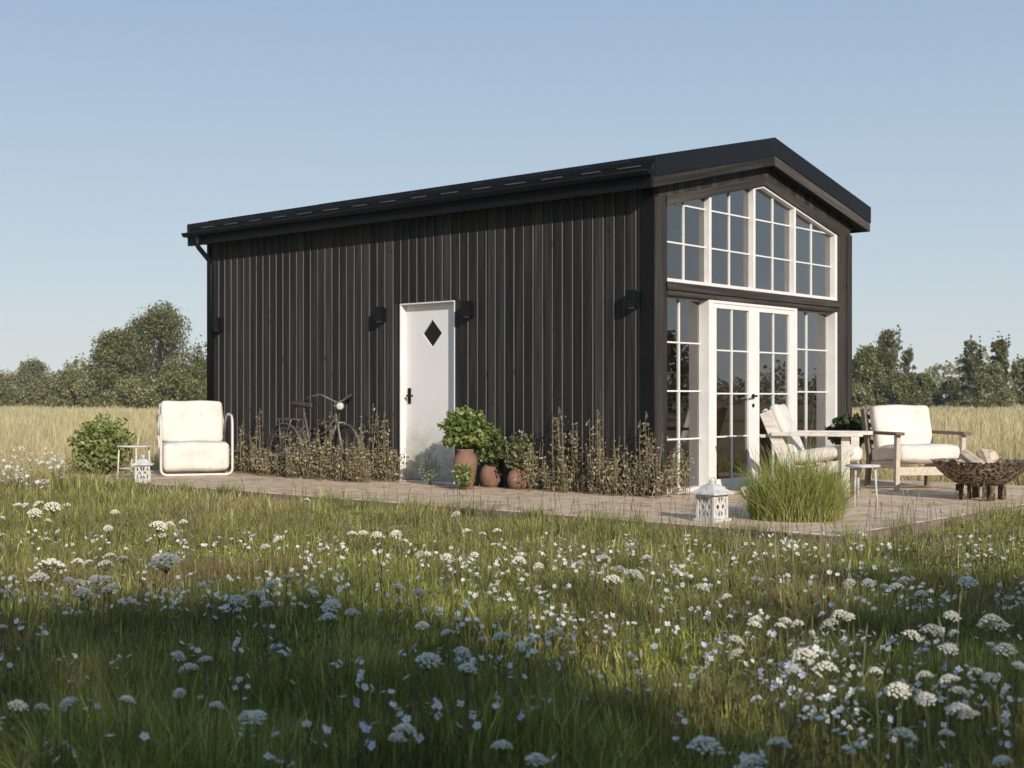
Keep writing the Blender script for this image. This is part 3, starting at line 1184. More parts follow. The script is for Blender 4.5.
# ---- small white side tables
p = at(863, 507)
t = thing('side_table', 'small round white side table on thin legs beside the tall grass clump', 'side table', (p[0], p[1], 0), 0.3)
m_ = MB()
m_.lathe([(0.135, 0.360), (0.150, 0.362), (0.155, 0.372), (0.150, 0.382), (0.02, 0.384)], 32)
m_.build('table_top', 'chalky_white', t)
for k in range(3):
    a = 2 * math.pi * k / 3 + 0.55
    m_ = MB()
    m_.tube([(0.105 * math.cos(a), 0.105 * math.sin(a), 0.362), (0.125 * math.cos(a), 0.125 * math.sin(a), 0.0)], [0.011, 0.009], 8)
    m_.build('leg', 'chalky_white', t)
p = at(134, 481)
t = thing('side_table', 'white wire side table with slim square legs in front of the leafy shrub', 'side table', (p[0], p[1], 0), R_(20))
m_ = MB()
m_.lathe([(0.2, 0.405), (0.205, 0.411), (0.2, 0.418), (0.02, 0.419)], 28)
m_.build('table_top', 'white_metal', t)
for k in range(4):
    a = math.pi / 4 + k * math.pi / 2
    m_ = MB()
    m_.tube([(0.17 * math.cos(a), 0.17 * math.sin(a), 0.41), (0.19 * math.cos(a), 0.19 * math.sin(a), 0.0)], 0.009, 8)
    m_.build('leg', 'white_metal', t)
m_ = MB()
for k in range(4):
    a, b = math.pi / 4 + k * math.pi / 2, math.pi / 4 + (k + 1) * math.pi / 2
    m_.tube([(0.182 * math.cos(a), 0.182 * math.sin(a), 0.15), (0.182 * math.cos(b), 0.182 * math.sin(b), 0.15)], 0.006, 6)
m_.build('stretcher', 'white_metal', t)

# ---- white tube armchair at the left
fwd = -FW * 0.944 + RT * 0.33
p = at(197, 476)
t = thing('tube_armchair', 'white cushioned armchair with a bent steel tube frame at the far left', 'armchair', (p[0], p[1], 0), yaw_of(fwd))
# local: +x forward, +y to the sitter's left
HWD = 0.44


def arc3(p0, pc, p1, n=6):
    return [tuple((1 - s) ** 2 * a + 2 * s * (1 - s) * b + s * s * c for a, b, c in zip(p0, pc, p1)) for s in [i / n for i in range(n + 1)]]


m_ = MB()
path = []
for sg in (1, -1):
    q = [(-0.66, sg * HWD * 0.96, 0.50), (-0.62, sg * HWD * 0.97, 0.66)]
    q += arc3((-0.58, sg * HWD, 0.73), (-0.5, sg * HWD, 0.775), (-0.38, sg * HWD, 0.775))
    q += [(-0.2, sg * HWD, 0.765)]
    q += arc3((-0.12, sg * HWD, 0.76), (0.0, sg * HWD, 0.74), (0.0, sg * HWD, 0.60))
    q += [(0.0, sg * HWD, 0.3)]
    q += arc3((0.0, sg * HWD, 0.1), (0.0, sg * HWD, 0.016), (0.0, sg * (HWD - 0.08), 0.016))
    path = q if sg == 1 else path + q[::-1]
m_.tube(path, 0.016, 10)
m_.build('tube_frame', 'white_metal', t)
m_ = MB()
for sg in (1, -1):
    q = [(-0.02, sg * 0.39, 0.016), (-0.6, sg * 0.39, 0.016)] + arc3((-0.62, sg * 0.39, 0.016), (-0.68, sg * .39, 0.03), (-0.68, sg * 0.39, 0.1)) + [(-0.66, sg * 0.42, 0.5), (-0.79, sg * 0.39, 0.9)]
    m_.tube(q, 0.014, 8)
m_.tube([(-0.79, 0.39, 0.9), (-0.79, -0.39, 0.9)], 0.014, 8)
m_.build('rear_frame', 'white_metal', t)
m_ = MB()
m_.cushion(0.62, 0.81, 0.35, 0.05, 0.02, Matrix.Translation((-0.335, 0, 0.235)))
m_.build('seat_cushion', 'cushion_fabric', t)
m_ = MB()
m_.cushion(0.17, 0.79, 0.55, 0.06, 0.0, Matrix.Translation((-0.66, 0, 0.665)) @ Matrix.Rotation(R_(-12), 4, 'Y'))
m_.build('back_cushion', 'cushion_fabric', t)


# ---- whitewashed lounge chair at the glass doors (side on)
f_ = RT * 0.92 - FW * 0.39
f_ = f_ / np.linalg.norm(f_)
l_ = np.array([-f_[1], f_[0], 0])
P = at(846, 498)
O = P - f_ * 0.42 + l_ * 0.31
t = thing('lounge_chair', 'whitewashed wooden lounge chair side on in front of the french doors', 'armchair', (O[0], O[1], 0), yaw_of(f_))
for sg in (-1, 1):
    m_ = MB()
    m_.box(0.375, 0.455, sg * 0.31 - 0.02, sg * 0.31 + 0.02, 0, 0.6)
    m_.build('leg', 'aged_white_wood', t, 0.005)
    m_ = MB()
    m_.bar((-0.62, sg * 0.27, 0.02), (0.40, sg * 0.285, 0.33), 0.03, 0.11, up=(0, 0, 1))
    m_.build('side_rail', 'aged_white_wood', t, 0.005)
    m_ = MB()
    m_.prism([(-0.30, sg * 0.345 - 0.055), (0.35, sg * 0.345 - 0.075), (0.56, sg * 0.345 - 0.065), (0.59, sg * 0.345), (0.56, sg * 0.345 + 0.065), (0.35, sg * 0.345 + 0.075), (-0.30, sg * 0.345 + 0.045)], 2, 0.605, 0.645)
    m_.build('arm', 'aged_white_wood', t, 0.006)
m_ = MB()
for k in range(7):
    yy = -0.285 + k * 0.095
    top = 0.87 - 0.0016 * ((k - 3) * 3.2) ** 2
    L = (top - 0.2) / math.cos(R_(23))
    a = Vector((-0.16, yy, 0.2))
    b = a + Vector((-math.sin(R_(23)), 0, math.cos(R_(23)))) * L
    m_.bar(a, b, 0.086, 0.022, up=(1, 0, 0))
m_.bar((-0.40, -0.33, 0.60), (-0.40, 0.33, 0.60), 0.05, 0.03)
m_.bar((-0.2, -0.3, 0.25), (-0.2, 0.3, 0.25), 0.05, 0.03)
for sg in (-1, 1):      # wide outer boards of the back
    a = Vector((-0.10, sg * 0.335, 0.2))
    b = a + Vector((-math.sin(R_(23)), 0, math.cos(R_(23)))) * 0.70
    m_.bar(a, b, 0.03, 0.12, up=(1, 0, 0))
m_.build('slatted_back', 'aged_white_wood', t, 0.004)
m_ = MB()
for k in range(6):
    xx = -0.15 + k * 0.105
    m_.box(xx - 0.045, xx + 0.045, -0.285, 0.285, 0.30 + 0.1 * (k / 6) - 0.03, 0.322 + 0.1 * (k / 6) - 0.03)
m_.build('seat_slats', 'aged_white_wood', t, 0.004)
m_ = MB()
m_.cushion(0.58, 0.55, 0.12, 0.045, 0.015, Matrix.Translation((0.13, 0, 0.41)) @ Matrix.Rotation(R_(-8), 4, 'Y'))
m_.build('seat_cushion', 'cushion_fabric', t)
m_ = MB()
m_.cushion(0.10, 0.52, 0.54, 0.045, 0.0, Matrix.Translation((-0.22, 0, 0.665)) @ Matrix.Rotation(R_(-23), 4, 'Y'))
m_.build('back_cushion', 'cushion_fabric', t)

# ---- footstool between the chairs
P = at(857, 497)
t = thing('footstool', 'white cushioned footstool between the two wooden armchairs', 'footstool', (P[0] + 0.45, P[1] + 0.4, 0), yaw_of(f_) + 0.1)
m_ = MB()
m_.cushion(0.40, 0.44, 0.15, 0.04, 0.02, Matrix.Translation((0, 0, 0.40)))
m_.build('cushion', 'cushion_fabric', t)
m_ = MB()
m_.box(-0.18, 0.18, -0.2, 0.2, 0.26, 0.32)
m_.build('stool_frame', 'brown_wood', t, 0.006)
for sx in (-1, 1):
    for sy in (-1, 1):
        m_ = MB()
        m_.box(sx * 0.16 - 0.02, sx * 0.16 + 0.02, sy * 0.18 - 0.02, sy * 0.18 + 0.02, 0, 0.259)
        m_.build('leg', 'brown_wood', t, 0.004)

# ---- wooden armchair facing the camera
fb = -FW * 0.98 + RT * 0.19
fb = fb / np.linalg.norm(fb)
lb = np.array([-fb[1], fb[0], 0])
P = at(897, 491)
O = P - fb * 0.33 + lb * 0.375
t = thing('wooden_armchair', 'wooden armchair with thick white cushions and flat arms by the fire pit', 'armchair', (O[0], O[1], 0), yaw_of(fb))
for sg in (-1, 1):
    m_ = MB()
    m_.prism([(0.295, 0), (0.345, 0), (0.375, 0.585), (0.305, 0.585)], 1, sg * 0.375 - 0.024, sg * 0.375 + 0.024)
    m_.build('front_leg', 'pale_wood', t, 0.005)
    m_ = MB()
    m_.prism([(-0.43, 0), (-0.36, 0), (-0.30, 0.34), (-0.44, 0.87), (-0.53, 0.86), (-0.38, 0.34)], 1, sg * 0.36 - 0.022, sg * 0.36 + 0.022)
    m_.build('rear_leg', 'brown_wood', t, 0.005)
    m_ = MB()
    m_.prism([(-0.43, sg * 0.385 - 0.035), (0.3, sg * 0.385 - 0.055), (0.43, sg * 0.385 - 0.05), (0.45, sg * 0.385), (0.43, sg * 0.385 + 0.05), (0.3, sg * 0.385 + 0.055), (-0.43, sg * 0.385 + 0.035)], 2, 0.588, 0.622)
    m_.build('arm', 'brown_wood', t, 0.008)
    m_ = MB()
    m_.bar((-0.36, sg * 0.345, 0.25), (0.31, sg * 0.345, 0.275), 0.026, 0.08)
    m_.build('side_rail', 'pale_wood', t, 0.004)
m_ = MB()
m_.box(0.292, 0.318, -0.35, 0.35, 0.16, 0.25)
m_.build('front_rail', 'pale_wood', t, 0.004)
m_ = MB()
for k in range(6):
    zz = 0.4 + k * 0.093
    xx = -0.335 - (zz - 0.34) * 0.285
    m_.bar((xx, -0.34, zz), (xx, 0.34, zz), 0.02, 0.05)
m_.build('slatted_back', 'brown_wood', t, 0.004)
m_ = MB()
m_.cushion(0.70, 0.70, 0.17, 0.05, 0.02, Matrix.Translation((0.015, 0, 0.375)) @ Matrix.Rotation(R_(-4), 4, 'Y'))
m_.build('seat_cushion', 'cushion_fabric', t)
m_ = MB()
m_.cushion(0.16, 0.68, 0.52, 0.06, 0.0, Matrix.Translation((-0.295, 0, 0.65)) @ Matrix.Rotation(R_(-16), 4, 'Y'))
m_.build('back_cushion', 'cushion_fabric', t)

# ---- fire pit
pf = at(981, 499.5)
t = thing('fire_pit', 'rusty iron fire bowl with cut-out pattern on flat legs at the patio edge', 'fire pit', (pf[0], pf[1], 0), 0.25)
t.scale = (0.94, 0.94, 0.98)
m_ = MB()
m_.lathe([(0.12, 0.13), (0.23, 0.155), (0.34, 0.215), (0.43, 0.295), (0.49, 0.385), (0.505, 0.388), (0.48, 0.38), (0.41, 0.29), (0.32, 0.222), (0.22, 0.17), (0.02, 0.15)], 44)
m_.build('bowl', 'pierced_iron', t)
for k in range(4):
    a = k * math.pi / 2 + 0.5
    M = Matrix.Rotation(a, 4, 'Z')
    m_ = MB()
    m_.box(0.20, 0.212, -0.065, 0.065, 0.0, 0.17, M)
    m_.box(0.2125, 0.262, -0.006, 0.006, 0.0, 0.155, M)
    m_.build('leg', 'rusty_iron', t)
lr = random.Random(5)
for k, (dx, dy, ang, tilt, lab) in enumerate([(-0.14, 0.0, 2.2, 26, 'leftmost split log propped in the iron fire bowl'), (0.02, -0.05, 1.75, 30, 'middle split log leaning in the iron fire bowl'), (0.13, 0.03, 0.9, 22, 'right split log sloping down in the iron fire bowl'), (0.0, 0.16, 1.3, 12, 'rear split log lying behind the other logs in the iron fire bowl')]):
    ll = thing('split_log', lab, 'firewood log', (pf[0] + dx, pf[1] + dy, 0.36), ang - math.pi / 2 + 3.6, 'split logs in the fire bowl')
    m_ = MB()
    L = 0.34
    T_ = Matrix.Rotation(R_(tilt), 4, 'Y')
    pr = [(-0.055, -0.045), (0.055, -0.045), (0.06, -0.01), (0.03, 0.045), (-0.02, 0.055), (-0.055, 0.02)]
    vs_ = []
    for xx in (-L / 2, -L / 6, L / 6, L / 2):
        for (a, b) in pr:
            vs_.append(T_ @ Vector((xx, a * (1.1 + lr.uniform(-.08, .08)), b * (1.1 + lr.uniform(-.08, .08)))))
    fs_ = [tuple(range(6))[::-1], tuple(range(18, 24))]
    for i in range(3):
        for q in range(6):
            fs_.append((i * 6 + q, i * 6 + (q + 1) % 6, i * 6 + 6 + (q + 1) % 6, i * 6 + 6 + q))
    m_.add(vs_, fs_)
    m_.build('log_wood', 'split_log', ll, 0.004)

# ---- old bicycle leaning on the wall
bx = -0.36


yf, yr = y_at(347, bx), y_at(285, bx)
WB = yr - yf
bike = thing('bicycle', 'old city bicycle with a round headlamp and rear rack parked in the dry weeds', 'bicycle', (bx, (yf + yr) / 2, 0), -math.pi / 2)
S = WB / 2
WR = 0.325


def wheel(x, steer=0.0):
    M = Matrix.Translation((x, 0, WR)) @ Matrix.Rotation(steer, 4, 'Z')
    wt = MB()
    wt.torus((0, 0, 0), WR - 0.016, 0.018, 1, 40, 8)
    wt.v = [tuple(M @ Vector(p)) for p in wt.v]
    wo = wt.build('wheel', 'rubber', bike)
    rm = MB()
    rm.torus((0, 0, 0), WR - 0.038, 0.009, 1, 40, 6)
    rm.v = [tuple(M @ Vector(p)) for p in rm.v]
    rm.build('rim', 'worn_metal', wo)
    sp = MB()
    for k in range(28):
        a = 2 * math.pi * k / 28
        b = a + (0.5 if k % 2 else -0.5)
        sp.tube([(0.02 * math.cos(b), 0.02 * (1 if k % 4 < 2 else -1), 0.02 * math.sin(b)), ((WR - 0.04) * math.cos(a), 0, (WR - 0.04) * math.sin(a))], 0.0016, 4, cap=False)
    sp.tube([(0, -0.045, 0), (0, 0.045, 0)], 0.018, 8)
    sp.v = [tuple(M @ Vector(p)) for p in sp.v]
    sp.build('spokes', 'worn_metal', wo)
    fd = MB()
    pts = []
    for k in range(19):
        a = R_(-5 + 175 * k / 18) if x > 0 else R_(0 + 195 * k / 18)
        pts.append((math.cos(a), math.sin(a)))
    rr = WR + 0.022
    vs_ = []
    for (c_, s_) in pts:
        for yy, dr in ((-0.026, -0.014), (-0.016, 0.0), (0.016, 0.0), (0.026, -0.014)):
            vs_.append(M @ Vector(((rr + dr) * c_, yy, (rr + dr) * s_)))
    fs_ = [(i * 4 + k, i * 4 + k + 1, i * 4 + 5 + k, i * 4 + 4 + k) for i in range(18) for k in range(3)]
    fd.add(vs_, fs_, True)
    fd.build('mudguard', 'worn_metal' if x > 0 else 'bike_enamel', bike)


wheel(S, -0.25)
wheel(-S)
hx = S - 0.21          # head tube
m_ = MB()
bb = (-0.06, 0, 0.28)
m_.tube([(hx + 0.0, 0, 0.78), (hx + 0.04, 0, 0.66)], 0.021, 10)
m_.tube([(hx + 0.03, 0, 0.68), (hx - 0.12, 0, 0.42), bb], 0.017, 10)
m_.tube([(hx + 0.01, 0, 0.76), (hx - 0.16, 0, 0.58), (-0.11, 0, 0.45)], 0.014, 10)
m_.tube([bb, (-0.19, 0, 0.74)], 0.016, 10)
for sg in (-1, 1):
    m_.tube([bb, (-S, sg * 0.06, WR)], 0.009, 8)
    m_.tube([(-0.17, 0, 0.66), (-S, sg * 0.06, WR)], 0.008, 8)
m_.build('frame', 'bike_enamel', bike)
m_ = MB()
M = Matrix.Translation((S, 0, WR)) @ Matrix.Rotation(-0.25, 4, 'Z')
for sg in (-1, 1):
    m_.tube([M @ Vector(q) for q in ((0, sg * 0.05, 0), (-0.09, sg * 0.05, 0.2), (-0.155, sg * 0.045, 0.36))] , 0.011, 8)
m_.tube([M @ Vector((-0.155, -0.045, 0.36)), M @ Vector((-0.155, 0.045, 0.36))], 0.012, 8)
m_.tube([(hx + 0.04, 0, 0.66), (hx - 0.01, 0, 0.90), (hx - 0.0, 0, 0.93)], 0.012, 8)
m_.build('fork', 'cream_enamel', bike)
m_ = MB()
H = Matrix.Translation((hx, 0, 0.95)) @ Matrix.Rotation(-0.3, 4, 'Z')
pts = [(-0.26, -0.27, 0.0), (-0.12, -0.27, 0.05), (0.02, -0.2, 0.075), (0.07, -0.06, 0.0), (0.07, 0, -0.02), (0.07, 0.06, 0.0), (0.02, 0.2, 0.075), (-0.12, 0.27, 0.05), (-0.26, 0.27, 0.0)]
m_.tube([H @ Vector(q) for q in pts], 0.0105, 8)
m_.build('handlebar', 'worn_metal', bike)
for sg in (-1, 1):
    m_ = MB()
    m_.tube([H @ Vector((-0.16, sg * 0.27, 0.04)), H @ Vector((-0.28, sg * 0.272, -0.005))], 0.017, 8)
    m_.build('grip', 'rubber', bike)
m_ = MB()
M = Matrix.Translation((hx + 0.12, -0.03, 0.885)) @ Matrix.Rotation(-0.75, 4, 'Z') @ Matrix.Rotation(R_(90), 4, 'Y')
m_.lathe([(0.012, -0.06), (0.035, -0.05), (0.05, -0.015), (0.053, 0.01), (0.05, 0.02)], 18, M=M)
hl = m_.build('headlamp', 'worn_metal', bike)
m_ = MB()
m_.lathe([(0.047, 0.0185), (0.038, 0.028), (0.01, 0.033)], 18, M=M)
m_.build('lens', 'lamp_glass', hl)
m_ = MB()
sx, sz = -0.22, 0.915
vs_, fs_ = [], []
prof = [(-0.15, 0.085, 0.0), (-0.12, 0.10, 0.012), (-0.05, 0.095, 0.008), (0.02, 0.05, -0.002), (0.08, 0.025, -0.006), (0.14, 0.02, -0.012), (0.155, 0.008, -0.02)]
nn = 12
for (px, hw2, dz2) in prof:
    for k in range(nn):
        a = 2 * math.pi * k / nn
        vs_.append((sx + px, hw2 * math.cos(a), sz + dz2 + (0.02 if math.sin(a) > 0 else 0.05) * math.sin(a)))
for i in range(len(prof) - 1):
    for k in range(nn):
        fs_.append((i * nn + k, i * nn + (k + 1) % nn, (i + 1) * nn + (k + 1) % nn, (i + 1) * nn + k))
fs_ += [tuple(range(nn)), tuple((len(prof) - 1) * nn + k for k in range(nn))]
m_.add(vs_, fs_, True)
sad = m_.build('saddle', 'old_leather', bike)
m_ = MB()
m_.tube([(-0.19, 0, 0.72), (-0.215, 0, 0.88)], 0.012, 8)
m_.build('seat_post', 'worn_metal', bike)
m_ = MB()
for yy in (-0.06, -0.02, 0.02, 0.06):
    m_.tube([(-0.27, yy, 0.715), (-0.66, yy, 0.725)], 0.006, 6)
for xx in (-0.28, -0.46, -0.65):
    m_.tube([(xx, -0.065, 0.715), (xx, 0.065, 0.715)], 0.006, 6)
for sg in (-1, 1):
    m_.tube([(-0.62, sg * 0.06, 0.72), (-S, sg * 0.065, WR)], 0.006, 6)
    m_.tube([(-0.38, sg * 0.06, 0.72), (-S, sg * 0.065, WR)], 0.006, 6)
m_.build('rear_rack', 'worn_metal', bike)
m_ = MB()
m_.lathe([(0.085, -0.05), (0.09, -0.047), (0.085, -0.044)], 20, M=Matrix.Translation((bb[0], 0, bb[2])) @ Matrix.Rotation(R_(90), 4, 'X'))
m_.build('chainring', 'worn_metal', bike)
for sg in (-1, 1):
    m_ = MB()
    m_.bar((bb[0], sg * 0.07, bb[2]), (bb[0] + sg * 0.12, sg * 0.075, bb[2] - sg * 0.12), 0.014, 0.02)
    m_.build('crank', 'worn_metal', bike)
m_ = MB()
M = Matrix.Translation((bb[0] * .5 - S * .5, -0.05, 0.31))
m_.box(-0.3, 0.28, -0.012, 0.012, -0.06, 0.06, M)
m_.build('chain_guard', 'bike_enamel', bike, 0.012)
for sg in (-1, 1):
    m_ = MB()
    m_.box(bb[0] + sg * 0.12 - 0.05, bb[0] + sg * 0.12 + 0.05, sg * 0.11 - 0.04, sg * 0.11 + 0.04, bb[2] - sg * 0.12 - 0.012, bb[2] - sg * 0.12 + 0.012)
    m_.build('pedal', 'rubber', bike, 0.004)
# ------------------------------------------------------------------ pots and plants
def bush_points(n, c, r, seed, hollow=0.45, flat=1.0):
    g = np.random.default_rng(seed)
    d = g.normal(size=(n, 3))
    d /= np.linalg.norm(d, axis=1, keepdims=True)
    rad = (hollow + (1 - hollow) * g.random((n, 1)) ** 0.6)
    lump = 1 + 0.16 * np.sin(d[:, :1] * 7 + seed) * np.cos(d[:, 1:2] * 6 + 2 * seed) + 0.1 * np.sin(d[:, 2:3] * 9)
    return np.array(c) + d * rad * lump * np.array(r), g


def potted(name, label, loc, prof, pot_mat, pot_h, clouds, stems, group=None, rz=0.0):
    t = thing(name, label, 'potted plant', loc, rz, group)
    m_ = MB()
    m_.lathe(prof, 28)
    pot = m_.build('pot', pot_mat, t)
    m_ = MB()
    rtop = prof[-1][0]
    m_.lathe([(max(0.02, rtop - 0.004), pot_h - 0.03), (0.01, pot_h - 0.022)], 18)
    m_.build('potting_soil', 'soil', pot)
    m_ = MB()
    g = random.Random(len(label))
    for (h, s) in [(stems[0], stems[1])] * stems[2]:
        a = g.uniform(0, 6.28)
        m_.tube([(0.02 * math.cos(a), 0.02 * math.sin(a), pot_h - 0.04), (s * .5 * math.cos(a), s * .5 * math.sin(a), pot_h + h * .5), (s * math.cos(a + .3), s * math.sin(a + .3), pot_h + h)], [0.008, 0.006, 0.003], 6)
    m_.build('stem', 'stem_green', t)
    pts = np.concatenate([c[0] for c in clouds])
    sz = np.concatenate([np.full(len(c[0]), c[1]) for c in clouds])
    cl = np.concatenate([mixcol(len(c[0]), c[2], c[3]) for c in clouds])
    leaf_cloud(pts, sz * clouds[0][3].uniform(0.75, 1.25, len(pts)), cl, asp=0.62, name='foliage', parent=t, rg=clouds[0][3])
    return t


LG = [(0.19, 0.24, 0.055), (0.26, 0.31, 0.09), (0.13, 0.18, 0.04)]
DG = [(0.115, 0.15, 0.045), (0.17, 0.21, 0.075), (0.08, 0.115, 0.035)]
SG = [(0.19, 0.2, 0.09), (0.25, 0.25, 0.125), (0.14, 0.16, 0.065)]
P = at(465, 489)
URN = (P[0] + 0.05, P[1] + 0.04)
q, g = bush_points(1700, (0.0, 0.0, 0.64), (0.265, 0.265, 0.23), 11)
potted('potted_shrub', 'bright green bushy shrub in a tall terracotta urn next to the white door', (*URN, 0),
       [(0.075, 0), (0.085, 0.02), (0.10, 0.10), (0.128, 0.24), (0.132, 0.30), (0.118, 0.355), (0.088, 0.392), (0.098, 0.415), (0.102, 0.43), (0.085, 0.43), (0.08, 0.40)], 'terracotta', 0.42,
       [(q, 0.062, LG, g)], (0.22, 0.05, 5), 'terracotta pots of greenery by the door')
def low_plant(name, label, loc, pts, sizes, cols, g, nst, hst):
    t = thing(name, label, 'plant', loc)
    m_ = MB()
    for k in range(nst):
        a = g.uniform(0, 6.28)
        r = g.uniform(0.02, 0.11)
        hh = hst * g.uniform(0.6, 1.0)
        m_.tube([(r * .25 * math.cos(a), r * .25 * math.sin(a), 0), (r * .7 * math.cos(a), r * .7 * math.sin(a), hh * .6), (r * math.cos(a), r * math.sin(a), hh)], [0.003, 0.0022, 0.0012], 5)
    m_.build('stem', 'stem_green', t)
    leaf_cloud(pts, sizes, mixcol(len(pts), cols, g), asp=0.5, name='leaves', parent=t, rg=g)
    return t


q, g = bush_points(420, (0, 0, 0.17), (0.13, 0.13, 0.12), 12, 0.2)
low_plant('low_plant', 'small pale green plant growing in front of the tall terracotta urn', (P[0] - 0.13, P[1] - 0.10, 0), q, 0.04 * g.uniform(.7, 1.3, len(q)), LG + SG[1:2], g, 9, 0.24)
P2 = at(431, 485)
q, g = bush_points(330, (0, 0, 0.19), (0.17, 0.17, 0.19), 19, 0.1)
low_plant('wispy_plant', 'wispy grey green plant in front of the foot of the white door', (P2[0], P2[1], 0), q, 0.026 * g.uniform(.7, 1.4, len(q)), [(0.33, 0.35, 0.25), (0.25, 0.29, 0.17), (0.42, 0.42, 0.33)], g, 16, 0.36)

P = at(491, 487)
q, g = bush_points(1150, (0, 0, 0.44), (0.25, 0.25, 0.2), 13)
POT = [(0.06, 0), (0.08, 0.006), (0.108, 0.05), (0.123, 0.105), (0.124, 0.14), (0.112, 0.19), (0.088, 0.228), (0.07, 0.242), (0.074, 0.255), (0.064, 0.255), (0.06, 0.23)]
potted('potted_shrub', 'dark green leafy shrub in the middle round terracotta pot', (P[0], P[1], 0), POT, 'terracotta', 0.25,
       [(q, 0.06, DG, g)], (0.2, 0.06, 5), 'terracotta pots of greenery by the door')
P = at(518, 489)
q, g = bush_points(700, (0.02, -0.02, 0.36), (0.19, 0.19, 0.2), 14, 0.25)
q2, g2 = bush_points(90, (0.02, -0.02, 0.5), (0.17, 0.17, 0.16), 15, 0.5)
potted('potted_shrub', 'grey green shrub in the round terracotta pot furthest from the door', (P[0], P[1], 0), [(r * 0.96, z * 0.86) for r, z in POT], 'terracotta', 0.215,
       [(q, 0.05, SG, g), (q2, 0.04, SG, g2)], (0.2, 0.09, 6), 'terracotta pots of greenery by the door')

# plant behind the armchairs
P = at(849, 480)
P = CAM + (FW + RT * (849 - 512) / FPX) * 15.4
q, g = bush_points(620, (0, 0, 0.58), (0.23, 0.23, 0.2), 16, 0.2)
potted('potted_plant', 'dark leafy plant in a pot between the two wooden armchairs', (P[0], P[1], 0), [(r * 1.15, z * 1.5) for r, z in POT], 'terracotta', 0.375,
       [(q, 0.11, [(0.04, 0.075, 0.025), (0.075, 0.115, 0.04), (0.03, 0.05, 0.018)], g)], (0.2, 0.08, 6))

# shrub at the far left end of the patio
P = at(103, 474)
t = thing('shrub', 'round leafy green shrub behind the wire side table at the patio end', 'shrub', (P[0], P[1], GZ))
q, g = bush_points(1350, (0, 0, 0.47), (0.42, 0.42, 0.36), 17, 0.3)
q2, g2 = bush_points(500, (0, 0, 0.25), (0.34, 0.34, 0.25), 18, 0.2)
pts = np.concatenate([q, q2])
cl = np.concatenate([mixcol(len(q), [(0.20, 0.25, 0.055), (0.28, 0.32, 0.095), (0.15, 0.19, 0.05)], g), mixcol(len(q2), [(0.24, 0.22, 0.10), (0.3, 0.27, 0.14)], g)])
leaf_cloud(pts, 0.075 * g.uniform(0.7, 1.25, len(pts)), cl, name='foliage', parent=t, rg=g, asp=0.6)
m_ = MB()
gg = random.Random(8)
for k in range(9):
    a = k * 0.7
    m_.tube([(0.04 * math.cos(a), 0.04 * math.sin(a), 0), (0.14 * math.cos(a), 0.14 * math.sin(a), 0.3), (0.26 * math.cos(a + .2), 0.26 * math.sin(a + .2), 0.6)], [0.012, 0.008, 0.004], 6)
m_.build('branches', 'bark', t)


# ------------------------------------------------------------------ blades of grass
def blades(x, y, z, h, w_, col, name, lean=0.35, mat='grass_blade', rg=None, parent=None, curl=1.0):
    rg = rg or rng
    n = len(x)
    a = rg.uniform(0, 2 * np.pi, n)
    la = rg.uniform(0, 2 * np.pi, n)
    lm = np.abs(rg.normal(0, lean, n)) * h
    sx, sy = np.cos(a) * w_ / 2, np.sin(a) * w_ / 2
    dx, dy = np.cos(la) * lm, np.sin(la) * lm
    hz = np.sqrt(np.maximum(h * h - lm * lm * 0.8, (0.35 * h) ** 2))
    V = np.empty((n, 5, 3), np.float32)
    V[:, 0] = np.stack([x - sx, y - sy, z], 1)
    V[:, 1] = np.stack([x + sx, y + sy, z], 1)
    mx, my, mz = x + dx * 0.32 * curl, y + dy * 0.32 * curl, z + hz * 0.58
    V[:, 2] = np.stack([mx - sx * .8, my - sy * .8, mz], 1)
    V[:, 3] = np.stack([mx + sx * .8, my + sy * .8, mz], 1)
    V[:, 4] = np.stack([x + dx, y + dy, z + hz], 1)
    i = np.arange(n, dtype=np.int32)[:, None] * 5
    quads = i + np.array([0, 1, 3, 2], np.int32)
    tris = i + np.array([2, 3, 4], np.int32)
    return np_mesh(name, V.reshape(-1, 3), quads, tris, np.repeat(col, 5, axis=0), mat, parent)


def vnoise(x, y, s, seed=0):
    """smooth patchy value in about -1..1"""
    g = np.random.default_rng(seed)
    o = np.zeros_like(x)
    for k in range(5):
        a = g.uniform(0, 6.28)
        f = s * g.uniform(0.6, 1.8)
        o += np.sin((x * math.cos(a) + y * math.sin(a)) * f + g.uniform(0, 6.28)) * np.cos((x * math.sin(a) - y * math.cos(a)) * f * 0.8 + g.uniform(0, 6.28))
    return o / 2.2


def on_patio(x, y, m=0.0):
    front = (x > PX0 - m) & (x < PX1 + m) & (y > PY0 - m) & (y < 0.0)
    side = (x > PX0 - m) & (x < 0.0) & (y >= 0.0) & (y < PY1 + m)
    hs_ = (x > -0.05) & (x < HW + 0.05) & (y > -0.05) & (y < HL + 0.05)
    return front | side | hs_


def wedge(n, d0, d1, margin, rg, p=1.0):
    """points spread evenly over the ground in front of the camera between two distances"""
    u = rg.random(n)
    d = np.sqrt(d0 * d0 + (d1 * d1 - d0 * d0) * u) if p == 1 else (d0 ** (2 - p) + (d1 ** (2 - p) - d0 ** (2 - p)) * u) ** (1 / (2 - p))
    half = d * (512 / FPX) + margin
    r = rg.uniform(-1, 1, n) * (d1 * (512 / FPX) + margin)
    ok = np.abs(r) < half
    d, r = d[ok], r[ok]
    return CX + RT[0] * r + FW[0] * d, CY + RT[1] * r + FW[1] * d, d


